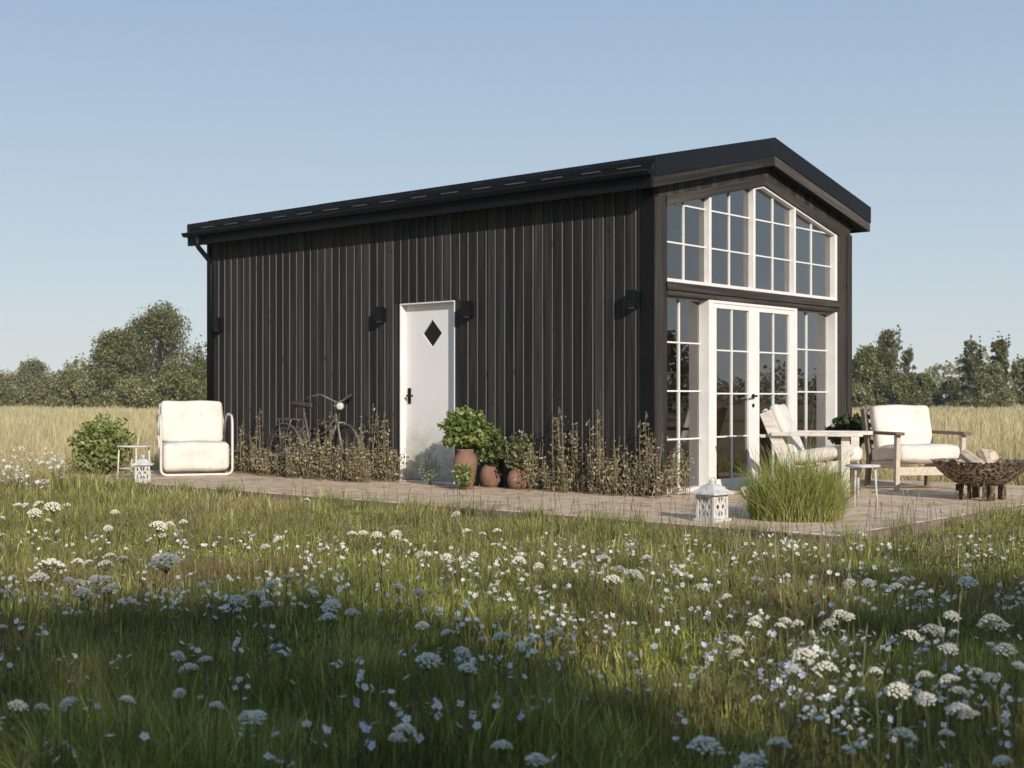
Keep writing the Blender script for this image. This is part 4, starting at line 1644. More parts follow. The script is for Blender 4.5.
GRN = np.array([[0.205, 0.225, 0.042], [0.32, 0.325, 0.08], [0.44, 0.41, 0.155], [0.125, 0.165, 0.034]])
DRY = np.array([[0.28, 0.205, 0.10], [0.38, 0.30, 0.165], [0.19, 0.13, 0.075], [0.27, 0.165, 0.10]])
STR = np.array([[0.58, 0.475, 0.29], [0.66, 0.56, 0.37], [0.50, 0.405, 0.235], [0.50, 0.45, 0.235]])


def meadow_cols(x, y, d, rg):
    n = len(x)
    pn = vnoise(x, y, 1.5, 3) * 0.7 + vnoise(x, y, 4.0, 4) * 0.6
    pd = np.clip(0.16 + 0.42 * np.clip(pn, -0.3, 1.3), 0.05, 0.70)
    isdry = rg.random(n) < pd
    cg = mixcol(n, GRN, rg, 0.34) * (1 + 0.28 * np.clip(vnoise(x, y, 2.6, 14) + 0.6 * vnoise(x, y, 7, 15), -1, 1))[:, None]
    cd = mixcol(n, DRY, rg, 0.28)
    c = np.where(isdry[:, None], cd, cg)
    # gradual change to the straw field behind the house
    k = np.clip((d - 13.5) / 5 + 0.35 * vnoise(x, y, 0.5, 9), 0, 1)
    iss = rg.random(n) < k
    c = np.where(iss[:, None], mixcol(n, STR, rg, 0.12), c)
    return np.clip(c, 0.008, 0.8)


gg = np.random.default_rng(21)
X, Y, Z, H_, W_, C_ = [], [], [], [], [], []
for (n, d0, d1, mg, hm, ww) in ((170000, 1.9, 4.6, 0.9, 0.13, 0.0042), (220000, 4.6, 8.0, 1.0, 0.11, 0.0052), (220000, 8.0, 13.5, 1.2, 0.10, 0.0056), (120000, 13.5, 22, 2.0, 0.12, 0.009)):
    x, y, d = wedge(int(n * 1.25), d0, d1, mg, gg)
    ok = ~on_patio(x, y, 0.01)
    x, y, d = x[ok], y[ok], d[ok]
    hn = 1 + 0.32 * vnoise(x, y, 2.3, 5) + 0.32 * vnoise(x, y, 6, 6)
    h = hm * np.clip(hn, 0.5, 1.7) * np.clip(gg.gamma(9, 1 / 9, len(x)), 0.4, 1.7)
    # shorter beside the patio edge, straw field taller
    near = np.clip(np.maximum(PX0 - x, PY0 - y) / 1.2, 0, 1)
    h *= np.where(d < 13.5, 0.5 + 0.5 * np.clip(near * 1.6, 0, 1), 1)
    h *= 1 + np.clip((d - 14) / 6, 0, 1) * 1.4
    X.append(x); Y.append(y); Z.append(np.full(len(x), GZ)); H_.append(h)
    W_.append(ww * gg.uniform(0.6, 1.3, len(x)) * np.where(gg.random(len(x)) < 0.035, 2.6, 1))
    C_.append(meadow_cols(x, y, d, gg))
# the same meadow beside and behind the viewer
ang = gg.uniform(0, 6.283, 330000)
rad = 15.0 * np.sqrt(gg.random(330000))
x, y = CX + FW[0] * 3.0 + rad * np.cos(ang), CY + FW[1] * 3.0 + rad * np.sin(ang)
vx, vy = x - CX, y - CY
dd = vx * FW[0] + vy * FW[1]
rr_ = np.abs(vx * RT[0] + vy * RT[1])
ok = ~on_patio(x, y, 0.01) & ((dd < 1.9) | (rr_ > dd * (512 / FPX) + 0.9))
x, y = x[ok], y[ok]
h = 0.13 * np.clip(1 + 0.32 * vnoise(x, y, 2.3, 5) + 0.32 * vnoise(x, y, 6, 6), 0.5, 1.7) * np.clip(gg.gamma(9, 1 / 9, len(x)), 0.4, 1.7)
X.append(x); Y.append(y); Z.append(np.full(len(x), GZ)); H_.append(h)
W_.append(0.0105 * gg.uniform(0.6, 1.3, len(x)))
C_.append(meadow_cols(x, y, np.full(len(x), 8.0), gg))
X, Y, Z, H_, W_, C_ = [np.concatenate(q) for q in (X, Y, Z, H_, W_, C_)]
tag(blades(X, Y, Z, H_, W_, C_, 'meadow_grass', lean=0.62, rg=gg), kind='stuff')

# tufts that spill over the paving edge
tx = []
for _ in range(9000):
    if gg.random() < .68:
        yy = gg.uniform(PY0 - .1, PY1)
        px_, py_ = PX0 - 0.045 + gg.normal(0, .05), yy
    else:
        px_, py_ = gg.uniform(PX0, PX1), PY0 - 0.045 + gg.normal(0, .05)
    tx.append((px_, py_))
tx = np.array(tx)
kp = (vnoise(tx[:, 0] * 2, tx[:, 1] * 2, 3.5, 71) + 0.5 * vnoise(tx[:, 0], tx[:, 1], 9, 72)) > 0.05
tx = tx[kp]
hh = gg.uniform(0.10, 0.24, len(tx))
tag(blades(tx[:, 0], tx[:, 1], np.full(len(tx), GZ), hh, 0.005 * gg.uniform(.6, 1.3, len(tx)), meadow_cols(tx[:, 0], tx[:, 1], np.full(len(tx), 8.0), gg), 'edge_grass', lean=0.5, rg=gg), kind='stuff')

# small broad leaves of clover, plantain and dead thatch down among the blades
x, y, d = wedge(60000, 2.0, 11.5, 0.9, gg, p=1.3)
ok = ~on_patio(x, y, 0.02)
x, y, d = x[ok], y[ok], d[ok]
ok = (vnoise(x, y, 2.8, 61) + 0.7 * vnoise(x, y, 8, 62)) > -0.1
x, y, d = x[ok], y[ok], d[ok]
n = len(x)
c = mixcol(n, [(0.10, 0.15, 0.035), (0.17, 0.22, 0.055), (0.24, 0.26, 0.08), (0.28, 0.21, 0.11), (0.13, 0.17, 0.07)], gg, 0.2)
tag(leaf_cloud(np.stack([x, y, GZ + gg.uniform(0.01, 0.12, n)], 1), gg.uniform(0.012, 0.036, n), c, up=0.3, asp=0.6, name='meadow_leaves', mat='grass_blade', rg=gg), kind='stuff')

# far straw field, blades get broader with distance
x, y, d = wedge(480000, 20, 128, 6, gg, p=1.55)
ok = ~on_patio(x, y, 0.3)
x, y, d = x[ok], y[ok], d[ok]
h = 0.34 * (1 + 0.12 * vnoise(x, y, 0.9, 7)) * np.clip(gg.gamma(9, 1 / 9, len(x)), 0.4, 1.7)
c = mixcol(len(x), STR, gg, 0.10) * (1 + 0.06 * vnoise(x, y, 0.22, 8))[:, None]
tag(blades(x, y, np.full(len(x), GZ), h, 0.006 + d * 0.0005, c, 'field_grass', lean=0.2, rg=gg), kind='stuff')

# tall thin seed stems standing over the meadow
x, y, d = wedge(1300, 3.0, 10.5, 0.8, gg)
ok = ~on_patio(x, y, 0.01)
x, y, d = x[ok], y[ok], d[ok]
n = len(x)
h = gg.uniform(0.2, 0.42, n)
c = mixcol(n, [(0.17, 0.13, 0.07), (0.12, 0.09, 0.05), (0.22, 0.18, 0.10)], gg)
lx, ly = gg.normal(0, 0.05, n), gg.normal(0, 0.05, n)
w_ = 0.0016
V = np.empty((n, 8, 3))
V[:, 0] = np.stack([x - w_ * RT[0], y - w_ * RT[1], np.full(n, GZ)], 1)
V[:, 1] = np.stack([x + w_ * RT[0], y + w_ * RT[1], np.full(n, GZ)], 1)
V[:, 2] = np.stack([x + lx - w_ * RT[0], y + ly - w_ * RT[1], GZ + h], 1)
V[:, 3] = np.stack([x + lx + w_ * RT[0], y + ly + w_ * RT[1], GZ + h], 1)
hw2 = gg.uniform(0.0018, 0.004, n)
hl2 = gg.uniform(0.03, 0.075, n)
V[:, 4] = np.stack([x + lx, y + ly, GZ + h - 0.004], 1)
V[:, 5] = np.stack([x + lx * 1.1 + hw2 * RT[0], y + ly * 1.1 + hw2 * RT[1], GZ + h + hl2 * .45], 1)
V[:, 6] = np.stack([x + lx * 1.25, y + ly * 1.25, GZ + h + hl2], 1)
V[:, 7] = np.stack([x + lx * 1.1 - hw2 * RT[0], y + ly * 1.1 - hw2 * RT[1], GZ + h + hl2 * .45], 1)
i = np.arange(n)[:, None] * 8
q = np.concatenate([i + np.array([0, 1, 3, 2]), i + np.array([4, 5, 6, 7])])
tag(np_mesh('seed_grass', V.reshape(-1, 3), q, None, np.repeat(c, 8, axis=0), 'grass_blade'), kind='stuff')

# ornamental grass clump on the patio corner
P = at(800, 521)
t = thing('ornamental_grass', 'big clump of fine bright green grass at the patio corner', 'grass clump', (P[0] + 0.12, P[1] + 0.1, 0))
g = np.random.default_rng(31)
n = 5600
rr = np.sqrt(g.random(n)) * 0.30
a = g.uniform(0, 6.283, n)
bx_, by_ = rr * np.cos(a) * RT[0] * 1.22 - rr * np.sin(a) * RT[1], rr * np.cos(a) * RT[1] * 1.22 + rr * np.sin(a) * RT[0]
h = 0.425 * (1 - 0.28 * (rr / 0.30) ** 2) * g.gamma(12, 1 / 12, n) * g.uniform(0.62, 1.12, n)
out = 0.085 * (rr / 0.30) * h * 1.6
V = np.empty((n, 7, 3), np.float32)
ya = g.uniform(0, 6.283, n)
wv = 0.0028
sx, sy = np.cos(ya) * wv, np.sin(ya) * wv
ux, uy = bx_ / (rr + 1e-6), by_ / (rr + 1e-6)
jx, jy = g.normal(0, 0.105, n), g.normal(0, 0.105, n)
for k, (tt, wk) in enumerate(((0, 1), (0.45, 0.9), (0.8, 0.6))):
    px = bx_ + (ux * out + jx) * tt ** 2
    py = by_ + (uy * out + jy) * tt ** 2
    V[:, 2 * k] = np.stack([px - sx * wk, py - sy * wk, h * tt], 1)
    V[:, 2 * k + 1] = np.stack([px + sx * wk, py + sy * wk, h * tt], 1)
V[:, 6] = np.stack([bx_ + (ux * out + jx) * 1.25, by_ + (uy * out + jy) * 1.25, h * 0.98], 1)
i = np.arange(n)[:, None] * 7
q = np.concatenate([i + np.array([0, 1, 3, 2]), i + np.array([2, 3, 5, 4])])
tr = i + np.array([4, 5, 6])
c = mixcol(n, [(0.25, 0.30, 0.06), (0.36, 0.40, 0.11), (0.20, 0.25, 0.05), (0.50, 0.48, 0.2), (0.36, 0.33, 0.14)], g)
np_mesh('grass_tuft', V.reshape(-1, 3), q, tr, np.repeat(c, 7, axis=0), 'grass_blade', t)

# ------------------------------------------------------------------ dry weeds along the wall
WC = [(0.30, 0.25, 0.145), (0.37, 0.315, 0.195), (0.25, 0.215, 0.11), (0.42, 0.36, 0.24), (0.25, 0.235, 0.105)]


def make_weed(h, seed, dense):
    g = np.random.default_rng(seed)
    t = thing('dry_weed', '', 'weed', (0, 0, 0))
    m_ = MB()
    pts = []
    for s in range(dense):
        a = g.uniform(0, 6.28)
        k = g.uniform(0.0, 0.10)
        hh = h * g.uniform(0.62, 1.0) if s else h
        b0 = Vector((k * .3 * math.cos(a), k * .3 * math.sin(a), 0))
        top = Vector((k * math.cos(a), k * math.sin(a), hh))
        midp = b0.lerp(top, .5) + Vector((g.normal(0, .012), g.normal(0, .012), 0))
        m_.tube([b0, midp, top], [0.0035, 0.003, 0.0015], 5)
        nl = int(hh * (62 if h > .5 else 80))
        for _ in range(nl):
            tt = g.random() ** 0.85
            c = b0.lerp(top, tt)
            sp = 0.050 * (1 - tt) + 0.016
            pts.append((c.x + g.normal(0, sp), c.y + g.normal(0, sp), c.z + g.normal(0, 0.012)))
    m_.build('stem', 'stem_brown', t)
    pts = np.array(pts)
    leaf_cloud(pts, g.uniform(0.016, 0.052, len(pts)), mixcol(len(pts), WC, g, 0.14), name='leaves', parent=t, rg=g, asp=0.5)
    return t


weeds = [make_weed(h, 40 + k, dn) for k, (h, dn) in enumerate([(0.34, 4), (0.46, 4), (0.58, 4), (0.72, 3), (0.86, 3), (0.30, 6)])]
wused = [False] * len(weeds)
# (pixel, top row) of the stalks that stand out, then fillers
spots = []
tall = [(258, 408), (253, 428), (241, 422), (330, 412), (318, 420), (372, 404), (361, 416), (382, 412), (388, 420), (295, 425), (309, 430), (556, 407), (563, 411), (573, 424), (577, 423), (595, 410), (601, 414), (603, 440), (617, 436), (628, 445), (643, 412), (648, 425), (640, 450), (658, 434), (667, 445), (688, 440), (684, 455), (537, 442), (530, 448), (547, 455), (552, 460), (610, 458), (634, 462), (676, 462), (592, 440), (568, 450)]
gr = random.Random(12)
for (u, v) in tall:
    spots.append((u, v))
u = 214
while u < 400:
    spots.append((u + gr.uniform(-3, 3), gr.uniform(426, 456) if 255 < u < 372 else gr.uniform(436, 464)))
    u += 4.0 if 255 < u < 372 else 7.5
u = 528
while u < 652:
    spots.append((u + gr.uniform(-3, 3), gr.uniform(458, 478)))
    u += 19
placed = []
for (u, v) in spots:
    d_ = FW + RT * (u - 512) / FPX
    x0 = (gr.uniform(-0.62, -0.40) if 255 < u < 372 and gr.random() < .6 else gr.uniform(-0.32, -0.07)) if u < 652 else 0
    if u < 652:
        tt = (x0 - CX) / d_[0]
    else:
        tt = (gr.uniform(-0.25, -0.08) - CY) / d_[1]
    px, py = CX + tt * d_[0], CY + tt * d_[1]
    hgt = CZ - (v - HY) * tt / FPX
    placed.append([u, px, py, hgt])
placed.sort()


def ordw(k):
    return ['first', 'second', 'third', 'fourth', 'fifth', 'sixth', 'seventh', 'eighth', 'ninth', 'tenth', 'eleventh', 'twelfth', 'thirteenth', 'fourteenth', 'fifteenth', 'sixteenth', 'seventeenth', 'eighteenth', 'nineteenth', 'twentieth'][k] if k < 20 else '%dth' % (k + 1)


zones = [(0, 262, 'left of the bicycle'), (262, 368, 'around the parked bicycle'), (368, 420, 'between the bicycle and the white door'),
         (420, 592, 'right of the terracotta pots'), (592, 654, 'near the house corner'), (654, 800, 'under the left gable pane')]
for z0, z1, zn in zones:
    zs = [q for q in placed if z0 <= q[0] < z1]
    hs_ = sorted(q[3] for q in zs)
    for size, sel in (('tall', [q for q in zs if q[3] > 0.5]), ('low', [q for q in zs if q[3] <= 0.5])):
        for k, (u, px, py, hgt) in enumerate(sel):
            best = min(range(len(weeds)), key=lambda i: abs([0.34, 0.46, 0.58, 0.72, 0.86, 0.30][i] - hgt) + (0.0 if gr.random() < .6 else 0.05))
            base_h = [0.34, 0.46, 0.58, 0.72, 0.86, 0.30][best]
            lab = '%s dry brown weed %s' % (size, zn) if len(sel) == 1 else '%s dry brown weed %s, %s from the left' % (size, zn, ordw(k))
            sc_ = max(0.5, min(1.3, hgt / base_h))
            if not wused[best]:
                wused[best] = True
                r = weeds[best]
                r.location = (px, py, 0)
                r.rotation_euler = (0, 0, gr.uniform(0, 6))
                r.scale = (sc_,) * 3
                r['label'] = lab
            else:
                r = dup(weeds[best], (px, py, 0), gr.uniform(0, 6), sc_, lab)
            r['group'] = 'dry weeds along the cabin wall'
for k, u_ in enumerate(wused):
    if not u_:
        for ch in list(weeds[k].children):
            bpy.data.objects.remove(ch)
        bpy.data.objects.remove(weeds[k])
# ------------------------------------------------------------------ trees
def make_tree(name, label, cat, loc, h, w_, seed, n_leaf=3600, zpow=0.9, crad=1.0, leaf=0.24, cols=None, lowest=0.04, shoots=5, asp=0.6, group=None, skew=0.0, dens=1.0, nclump=46, trunk_r=0.12):
    g = np.random.default_rng(seed)
    t = thing(name, label, cat, (loc[0], loc[1], loc[2]), 0, group)
    m_ = MB()
    H = h
    m_.tube([(0, 0, -0.2), (0.01 * h, 0.008 * h, 0.2 * h), (-0.01 * h, 0.01 * h, 0.45 * h), (skew * 0.2, 0, 0.8 * h)], [trunk_r * 1.3, trunk_r, trunk_r * 0.7, trunk_r * 0.2], 8)
    # clumps follow an uneven outline
    cl = []
    for k in range(nclump):
        tz = lowest + (1 - lowest) * g.random() ** zpow
        prof = max(0.10, 1 - tz ** 1.9) ** 0.62 * (0.82 + 0.18 * min(1, tz / 0.18))
        a = g.uniform(0, 6.28)
        lob = 1 + 0.28 * math.sin(2 * a + seed) + 0.18 * math.sin(3 * a + 2.1 * seed)
        r = w_ / 2 * prof * lob * (0.2 + 0.8 * g.random() ** 0.5) * 0.86
        cl.append((r * math.cos(a) + skew * tz, r * math.sin(a), tz * h * 0.93, w_ * g.uniform(0.065, 0.14) * crad, g.uniform(0.78, 1.25)))
    for k in range(shoots):
        a = g.uniform(0, 6.28)
        r = w_ * 0.34 * g.random()
        z0 = h * g.uniform(0.70, 0.86)
        ht = h * g.uniform(0.10, 0.24)
        for q in range(4):
            cl.append((r * math.cos(a) + skew * 0.8, r * math.sin(a), min(h * 1.02, z0 + ht * q / 3), w_ * 0.06 * (1 - q / 4.5), g.uniform(0.8, 1.2)))
    for (x, y, z, r, c) in cl[::3]:
        zb = max(0.08 * h, z * 0.55)
        m_.tube([(skew * 0.1, 0, zb), (x * 0.5, y * 0.5, (zb + z) / 2 + 0.02 * h), (x, y, z)], [trunk_r * 0.42, trunk_r * 0.25, trunk_r * 0.08], 5)
    m_.build('trunk', 'bark', t)
    wts = np.array([c[3] ** 1.6 for c in cl])
    wts /= wts.sum()
    cnt = g.multinomial(n_leaf, wts)
    P, C = [], []
    cols = cols or [(0.050, 0.062, 0.022), (0.085, 0.095, 0.036), (0.115, 0.118, 0.050)]
    for (x, y, z, r, c), n in zip(cl, cnt):
        if n == 0:
            continue
        d = g.normal(size=(n, 3))
        d /= np.linalg.norm(d, axis=1, keepdims=True)
        rad = g.random((n, 1)) ** 0.45
        tail = g.random((n, 1)) < 0.12
        rad = np.where(tail, rad * g.uniform(1.1, 1.7, (n, 1)), rad)
        P.append(np.array([x, y, z]) + d * rad * r * np.array([1, 1, 0.85]))
        C.append(mixcol(n, cols, g, 0.14) * c)
    P, C = np.concatenate(P), np.clip(np.concatenate(C), 0.01, 0.5)
    P[:, 2] = np.maximum(P[:, 2], 0.05)
    leaf_cloud(P, leaf * g.uniform(0.6, 1.4, len(P)), C, asp=asp, name='crown', parent=t, rg=g)
    return t


OLV = [(0.165, 0.175, 0.065), (0.225, 0.225, 0.095), (0.28, 0.26, 0.125)]
DRK = [(0.092, 0.10, 0.028), (0.15, 0.152, 0.046), (0.215, 0.20, 0.072)]
MID = [(0.12, 0.13, 0.036), (0.18, 0.182, 0.057), (0.24, 0.225, 0.082)]
PAL = [(0.20, 0.195, 0.10), (0.25, 0.235, 0.13), (0.29, 0.265, 0.15)]
TD = 105.0
pm = FPX / TD      # pixels per metre there
TL = [  # u, top row, width px, dist, palette, name, label
    (160, 308, 124, TD, DRK, 'broadleaf_tree', 'tallest dark bushy tree left of the cabin', 3, 8200),
    (116, 332, 112, TD - 4, DRK, 'broadleaf_tree', 'lower dark bushy tree leaning against the tallest one left of the cabin', 2, 6000),
    (200, 356, 42, TD + 6, MID, 'broadleaf_tree', 'small mid green tree right beside the cabin left end', 2, 1600),
    (34, 363, 84, TD + 8, OLV, 'bush', 'wide olive bush far left of the dark trees', 1, 3400),
    (70, 371, 60, TD - 8, OLV, 'bush', 'low olive bush at the left foot of the dark trees', 0, 2400),
    (-12, 366, 76, TD, OLV, 'bush', 'olive bush cut by the left edge of the picture', 1, 2800),
    (176, 374, 86, TD - 12, MID, 'bush', 'low leafy bush at the foot of the tallest dark tree', 0, 2400),
    (130, 378, 66, TD - 14, OLV, 'bush', 'low pale bush below the leaning dark tree', 0, 1800),
    (866, 345, 60, TD - 8, MID, 'bush', 'mid green bush just right of the cabin corner', 1, 2400),
    (887, 327, 44, TD, DRK, 'broadleaf_tree', 'taller spiky dark tree just right of the cabin', 5, 2600),
    (908, 346, 26, TD + 4, DRK, 'broadleaf_tree', 'slim loose tree right of the spiky dark tree', 4, 1100),
    (922, 374, 40, TD - 3, DRK, 'bush', 'low dark bush between the two tree groups on the right', 1, 1900),
    (954, 377, 34, TD + 5, DRK, 'bush', 'low dark bush at the left foot of the pointed trees', 1, 1500),
    (971, 337, 32, TD, DRK, 'pointed_tree', 'pointed dark tree, left one of the pair at the right', 7, 2300),
    (1000, 333, 30, TD - 2, DRK, 'pointed_tree', 'pointed dark tree, right one of the pair at the right', 7, 2300),
    (990, 364, 62, TD - 9, OLV, 'bush', 'olive bush in front of the pointed pair of trees', 2, 2500),
    (1026, 356, 44, TD - 4, MID, 'bush', 'mid green bush cut by the right edge of the picture', 2, 1900),
    (895, 377, 64, TD - 10, DRK, 'bush', 'low dark undergrowth bush in front of the spiky tree', 0, 1900),
    (852, 384, 40, TD - 14, OLV, 'bush', 'small pale bush at the cabin corner on the right', 0, 1200),
]
for k, (u, v, wpx, D, pal, nm, lab, sh, nl) in enumerate(TL):
    p = far(u, D)
    h = (HY - v) * D / FPX + CZ - GZ
    if nm == 'pointed_tree':
        make_tree(nm, lab, 'tree', p, h, wpx * D / FPX, 520 + k, int(nl * 3), 0.9, 1.0, 0.19, pal, 0.03, sh, nclump=80)
    else:
        make_tree(nm, lab, 'tree' if 'tree' in nm else 'bush', p, h, wpx * D / FPX, 520 + k, int(nl * 3), 0.9, 1.0, 0.2, pal, 0.03, sh, nclump=90 if nm == 'bush' else 120, group=None)

# the tree line goes on round the field on the right: it shows in the gable glass
gt = random.Random(77)
kinds = [('broad leafy tree standing right of the view along the field edge', MID), ('dark bushy tree standing right of the view along the field edge', DRK)]
for k in range(17):
    ang = R_(28 + k * 6.2 + gt.uniform(-1.5, 1.5))
    D = gt.uniform(52, 88)
    p = CAM + (FW * math.cos(ang) + RT * math.sin(ang)) * D
    lab, pal = kinds[k % 2]
    make_tree('broadleaf_tree', lab, 'tree', (p[0], p[1], GZ), gt.uniform(3.8, 7.5), gt.uniform(6, 9.5), 200 + k, 3000, 0.9, 1.0, 0.32, pal, 0.03, 4, group='trees along the field edge', nclump=44)

# trees behind the camera that shade the near meadow
SHT = SHADE_TREES
for k, (r, d, h, w_) in enumerate(SHT):
    p = cw(r, d)
    make_tree('shade_tree', 'tall leafy tree behind the viewer that shades the near meadow', 'tree', p, h, w_, 300 + k, 11500, 1.15, 0.80, 0.19, MID, 0.06, 6, group='shade trees behind the viewer', nclump=190, trunk_r=0.16)

# far wood that closes the horizon
g = np.random.default_rng(91)
n = 52000
ang = g.uniform(R_(-42), R_(130), n)
D = g.uniform(175, 215, n)
top = 5.2 + 1.3 * np.sin(ang * 41) + 1.2 * np.sin(ang * 97 + 1) + 0.8 * np.sin(ang * 190)
z = GZ + np.clip(top, 2.5, 10) * g.random(n) ** 0.8
x = CX + (FW[0] * np.cos(ang) + RT[0] * np.sin(ang)) * D
y = CY + (FW[1] * np.cos(ang) + RT[1] * np.sin(ang)) * D
o = leaf_cloud(np.stack([x, y, z], 1), g.uniform(0.4, 0.9, n), mixcol(n, PAL, g, 0.1), name='far_wood', rg=g, asp=0.8)
tag(o, kind='stuff')

# ------------------------------------------------------------------ flowers
LAND = [(-99, 75, 'leafy shrub'), (75, 160, 'wire side table'), (160, 240, 'tube armchair'), (240, 385, 'bicycle'), (385, 455, 'white side door'),
        (455, 540, 'terracotta pots'), (540, 610, 'middle of the dark wall'), (610, 690, 'house corner'), (690, 745, 'white lantern'), (745, 850, 'grass clump'), (850, 930, 'wooden armchair'), (930, 1200, 'fire pit')]
BAND = [(0, 530, 'in the sunlit grass'), (530, 575, 'in half sun'), (575, 630, 'in mid meadow'), (630, 690, 'in the shade'), (690, 900, 'at the bottom edge')]


def cell(u, v):
    ln = next(n_ for a, b, n_ in LAND if a <= u < b)
    bn = next(n_ for a, b, n_ in BAND if a <= v < b)
    return bn, ln


def umbel_mesh(seed):
    g = random.Random(seed)
    m_ = MB()
    n = 46
    for k in range(n):
        r = math.sqrt((k + 0.5) / n)
        a = k * 2.39996 + g.uniform(-.15, .15)
        e = 1 + 0.10 * math.sin(2 * a + seed) + 0.06 * math.sin(5 * a)
        x, y = 0.5 * r * e * math.cos(a), 0.5 * r * e * math.sin(a)
        z = 0.33 * (1 - r * r) + g.uniform(-0.025, 0.025) - 0.08
        s = g.uniform(0.068, 0.10)
        m_.sphere((x, y, z), s, 7, 4, (1, 1, 0.62))
    return m_


def umbel_rays(seed):
    g = random.Random(seed)
    m_ = MB()
    for k in range(11):
        a = k * 0.571
        r = 0.42 if k % 2 else 0.22
        m_.tube([(0, 0, -0.42), (r * 0.55 * math.cos(a), r * 0.55 * math.sin(a), -0.18), (r * math.cos(a), r * math.sin(a), 0.0)], 0.012, 4, cap=False)
    return m_


def stem_mb(seed, r=0.0022, leaves=4):
    g = random.Random(seed)
    m_ = MB()
    m_.tube([(0, 0, 0), (g.uniform(-.02, .02), g.uniform(-.02, .02), 0.5), (0, 0, 1)], r, 5, cap=False)
    for k in range(leaves):
        z = g.uniform(0.1, 0.7)
        a = g.uniform(0, 6.28)
        L = g.uniform(0.04, 0.09)
        c, s = math.cos(a), math.sin(a)
        m_.add([(0, 0, z), (L * .5 * c - .006 * s, L * .5 * s + .006 * c, z + 0.06), (L * c, L * s, z + 0.05), (L * .5 * c + .006 * s, L * .5 * s - .006 * c, z + 0.06)], [(0, 1, 2, 3)])
    return m_


uproto = []
for k in range(4):
    t = thing('umbel_flower', '', 'flower', (0, 0, 0))
    st = stem_mb(k + 5).build('stem', 'stem_green', t)
    hd = umbel_mesh(k).build('flower_head', 'petal_old' if k == 3 else 'petal_cream', t)
    ry = umbel_rays(k).build('rays', 'stem_green', hd)
    uproto.append([t, st, hd, ry, False])

UM = [(19,506,10),(38,504,9),(53,507,17),(67,505,9),(35,513,15),(48,521,9),(2,518,7),(2,535,8),(25,505,8),(51,567,27),(39,578,18),(78,562,16),(88,563,12),(106,565,18),(110,556,13),(123,559,12),(165,562,28),(157,557,12),(69,581,14),(80,582,10),(96,579,15),(105,579,12),(83,593,18),(109,589,14),(57,598,12),(239,600,18),(252,594,10),(1,592,10),(159,526,16),(170,524,10),(115,512,9),(108,528,10),(183,522,10),
(270,586,15),(267,605,14),(260,594,10),(331,606,20),(352,613,18),(328,618,16),(399,588,17),(418,592,12),(446,557,13),(419,554,12),(474,555,9),(466,531,10),(497,531,11),(482,534,8),(363,533,10),(396,534,12),(377,535,12),(352,534,10),(405,541,8),(278,539,11),(265,547,10),(456,514,9),(307,500,8),(287,578,9),
(520,560,15),(538,566,12),(580,563,10),(604,558,12),(619,569,13),(613,580,18),(635,575,19),(646,558,11),(702,588,14),(726,597,14),(755,620,11),
(849,583,13),(868,583,16),(904,580,14),(896,587,16),(921,594,15),(968,582,19),(838,615,22),(849,617,14),(829,624,18),(952,616,16),(990,622,26),(786,621,14),(797,624,14),(885,587,8),
(68,703,18),(18,706,17),(189,669,20),(206,660,14),(178,656,10),(179,693,12),(217,706,16),(247,716,22),(42,708,10),(2,628,8),(127,700,12),
(429,661,26),(468,669,22),(463,652,18),(501,637,22),(447,633,14),(422,626,16),(406,731,26),(397,738,14),(502,746,20),(257,717,8),
(736,641,16),(736,654,15),(707,746,30),(753,762,26),(536,760,24),(755,625,14),
(780,626,8),(804,655,23),(793,672,20),(826,668,27),(875,671,17),(899,690,23),(925,699,25),(924,676,18),(948,680,22),(949,649,17),(912,636,20),(932,631,22),(953,633,14),(998,625,24),(1005,650,22),(978,673,18),(991,678,18),(960,711,25),(968,715,18),(904,736,27),(959,692,20),(1019,666,10),(1002,761,20),(779,744,22),(946,734,14)]
gu = random.Random(5)
cells = {}
for (u, v, s) in UM:
    cells.setdefault(cell(u, v), []).append((u, v, s))
for (bn, ln), L in cells.items():
    L.sort()
    for k, (u, v, s) in enumerate(L):
        hz = gu.uniform(0.30, 0.36) if v > 545 else gu.uniform(0.22, 0.28)
        p = at(u, v, GZ + hz)
        dd = (p - CAM) @ FW
        size = max(0.045, min(0.15, s * dd / FPX)) * gu.uniform(0.8, 1.1)
        pr = uproto[gu.choice([0, 1, 2, 0, 1, 2, 0, 1, 2, 3])]
        ordn = '' if len(L) == 1 else ', %s from the left' % ordw(k)
        lab = '%s umbel %s below the %s%s' % ('faded' if pr is uproto[3] else 'white', bn, ln, ordn)
        if not pr[4]:
            t, st, hd = pr[0], pr[1], pr[2]
            pr[4] = True
        else:
            t = pr[0].copy()
            COL.objects.link(t)
            st, hd, ry = pr[1].copy(), pr[2].copy(), pr[3].copy()
            for q in (st, hd, ry):
                COL.objects.link(q)
            st.parent = t
            hd.parent = t
            ry.parent = hd
        t.location = (p[0], p[1], GZ)
        t.rotation_euler = (0, 0, gu.uniform(0, 6))
        st.scale = (1, 1, hz - size * 0.42)
        hd.location = (0, 0, hz)
        hd.scale = (size, size, size)
        hd.rotation_euler = (gu.uniform(-.4, .4), gu.uniform(-.4, .4), 0)
        tag(t, lab, 'flower', 'white umbel flowers in the meadow')
        t.name = 'umbel_flower'


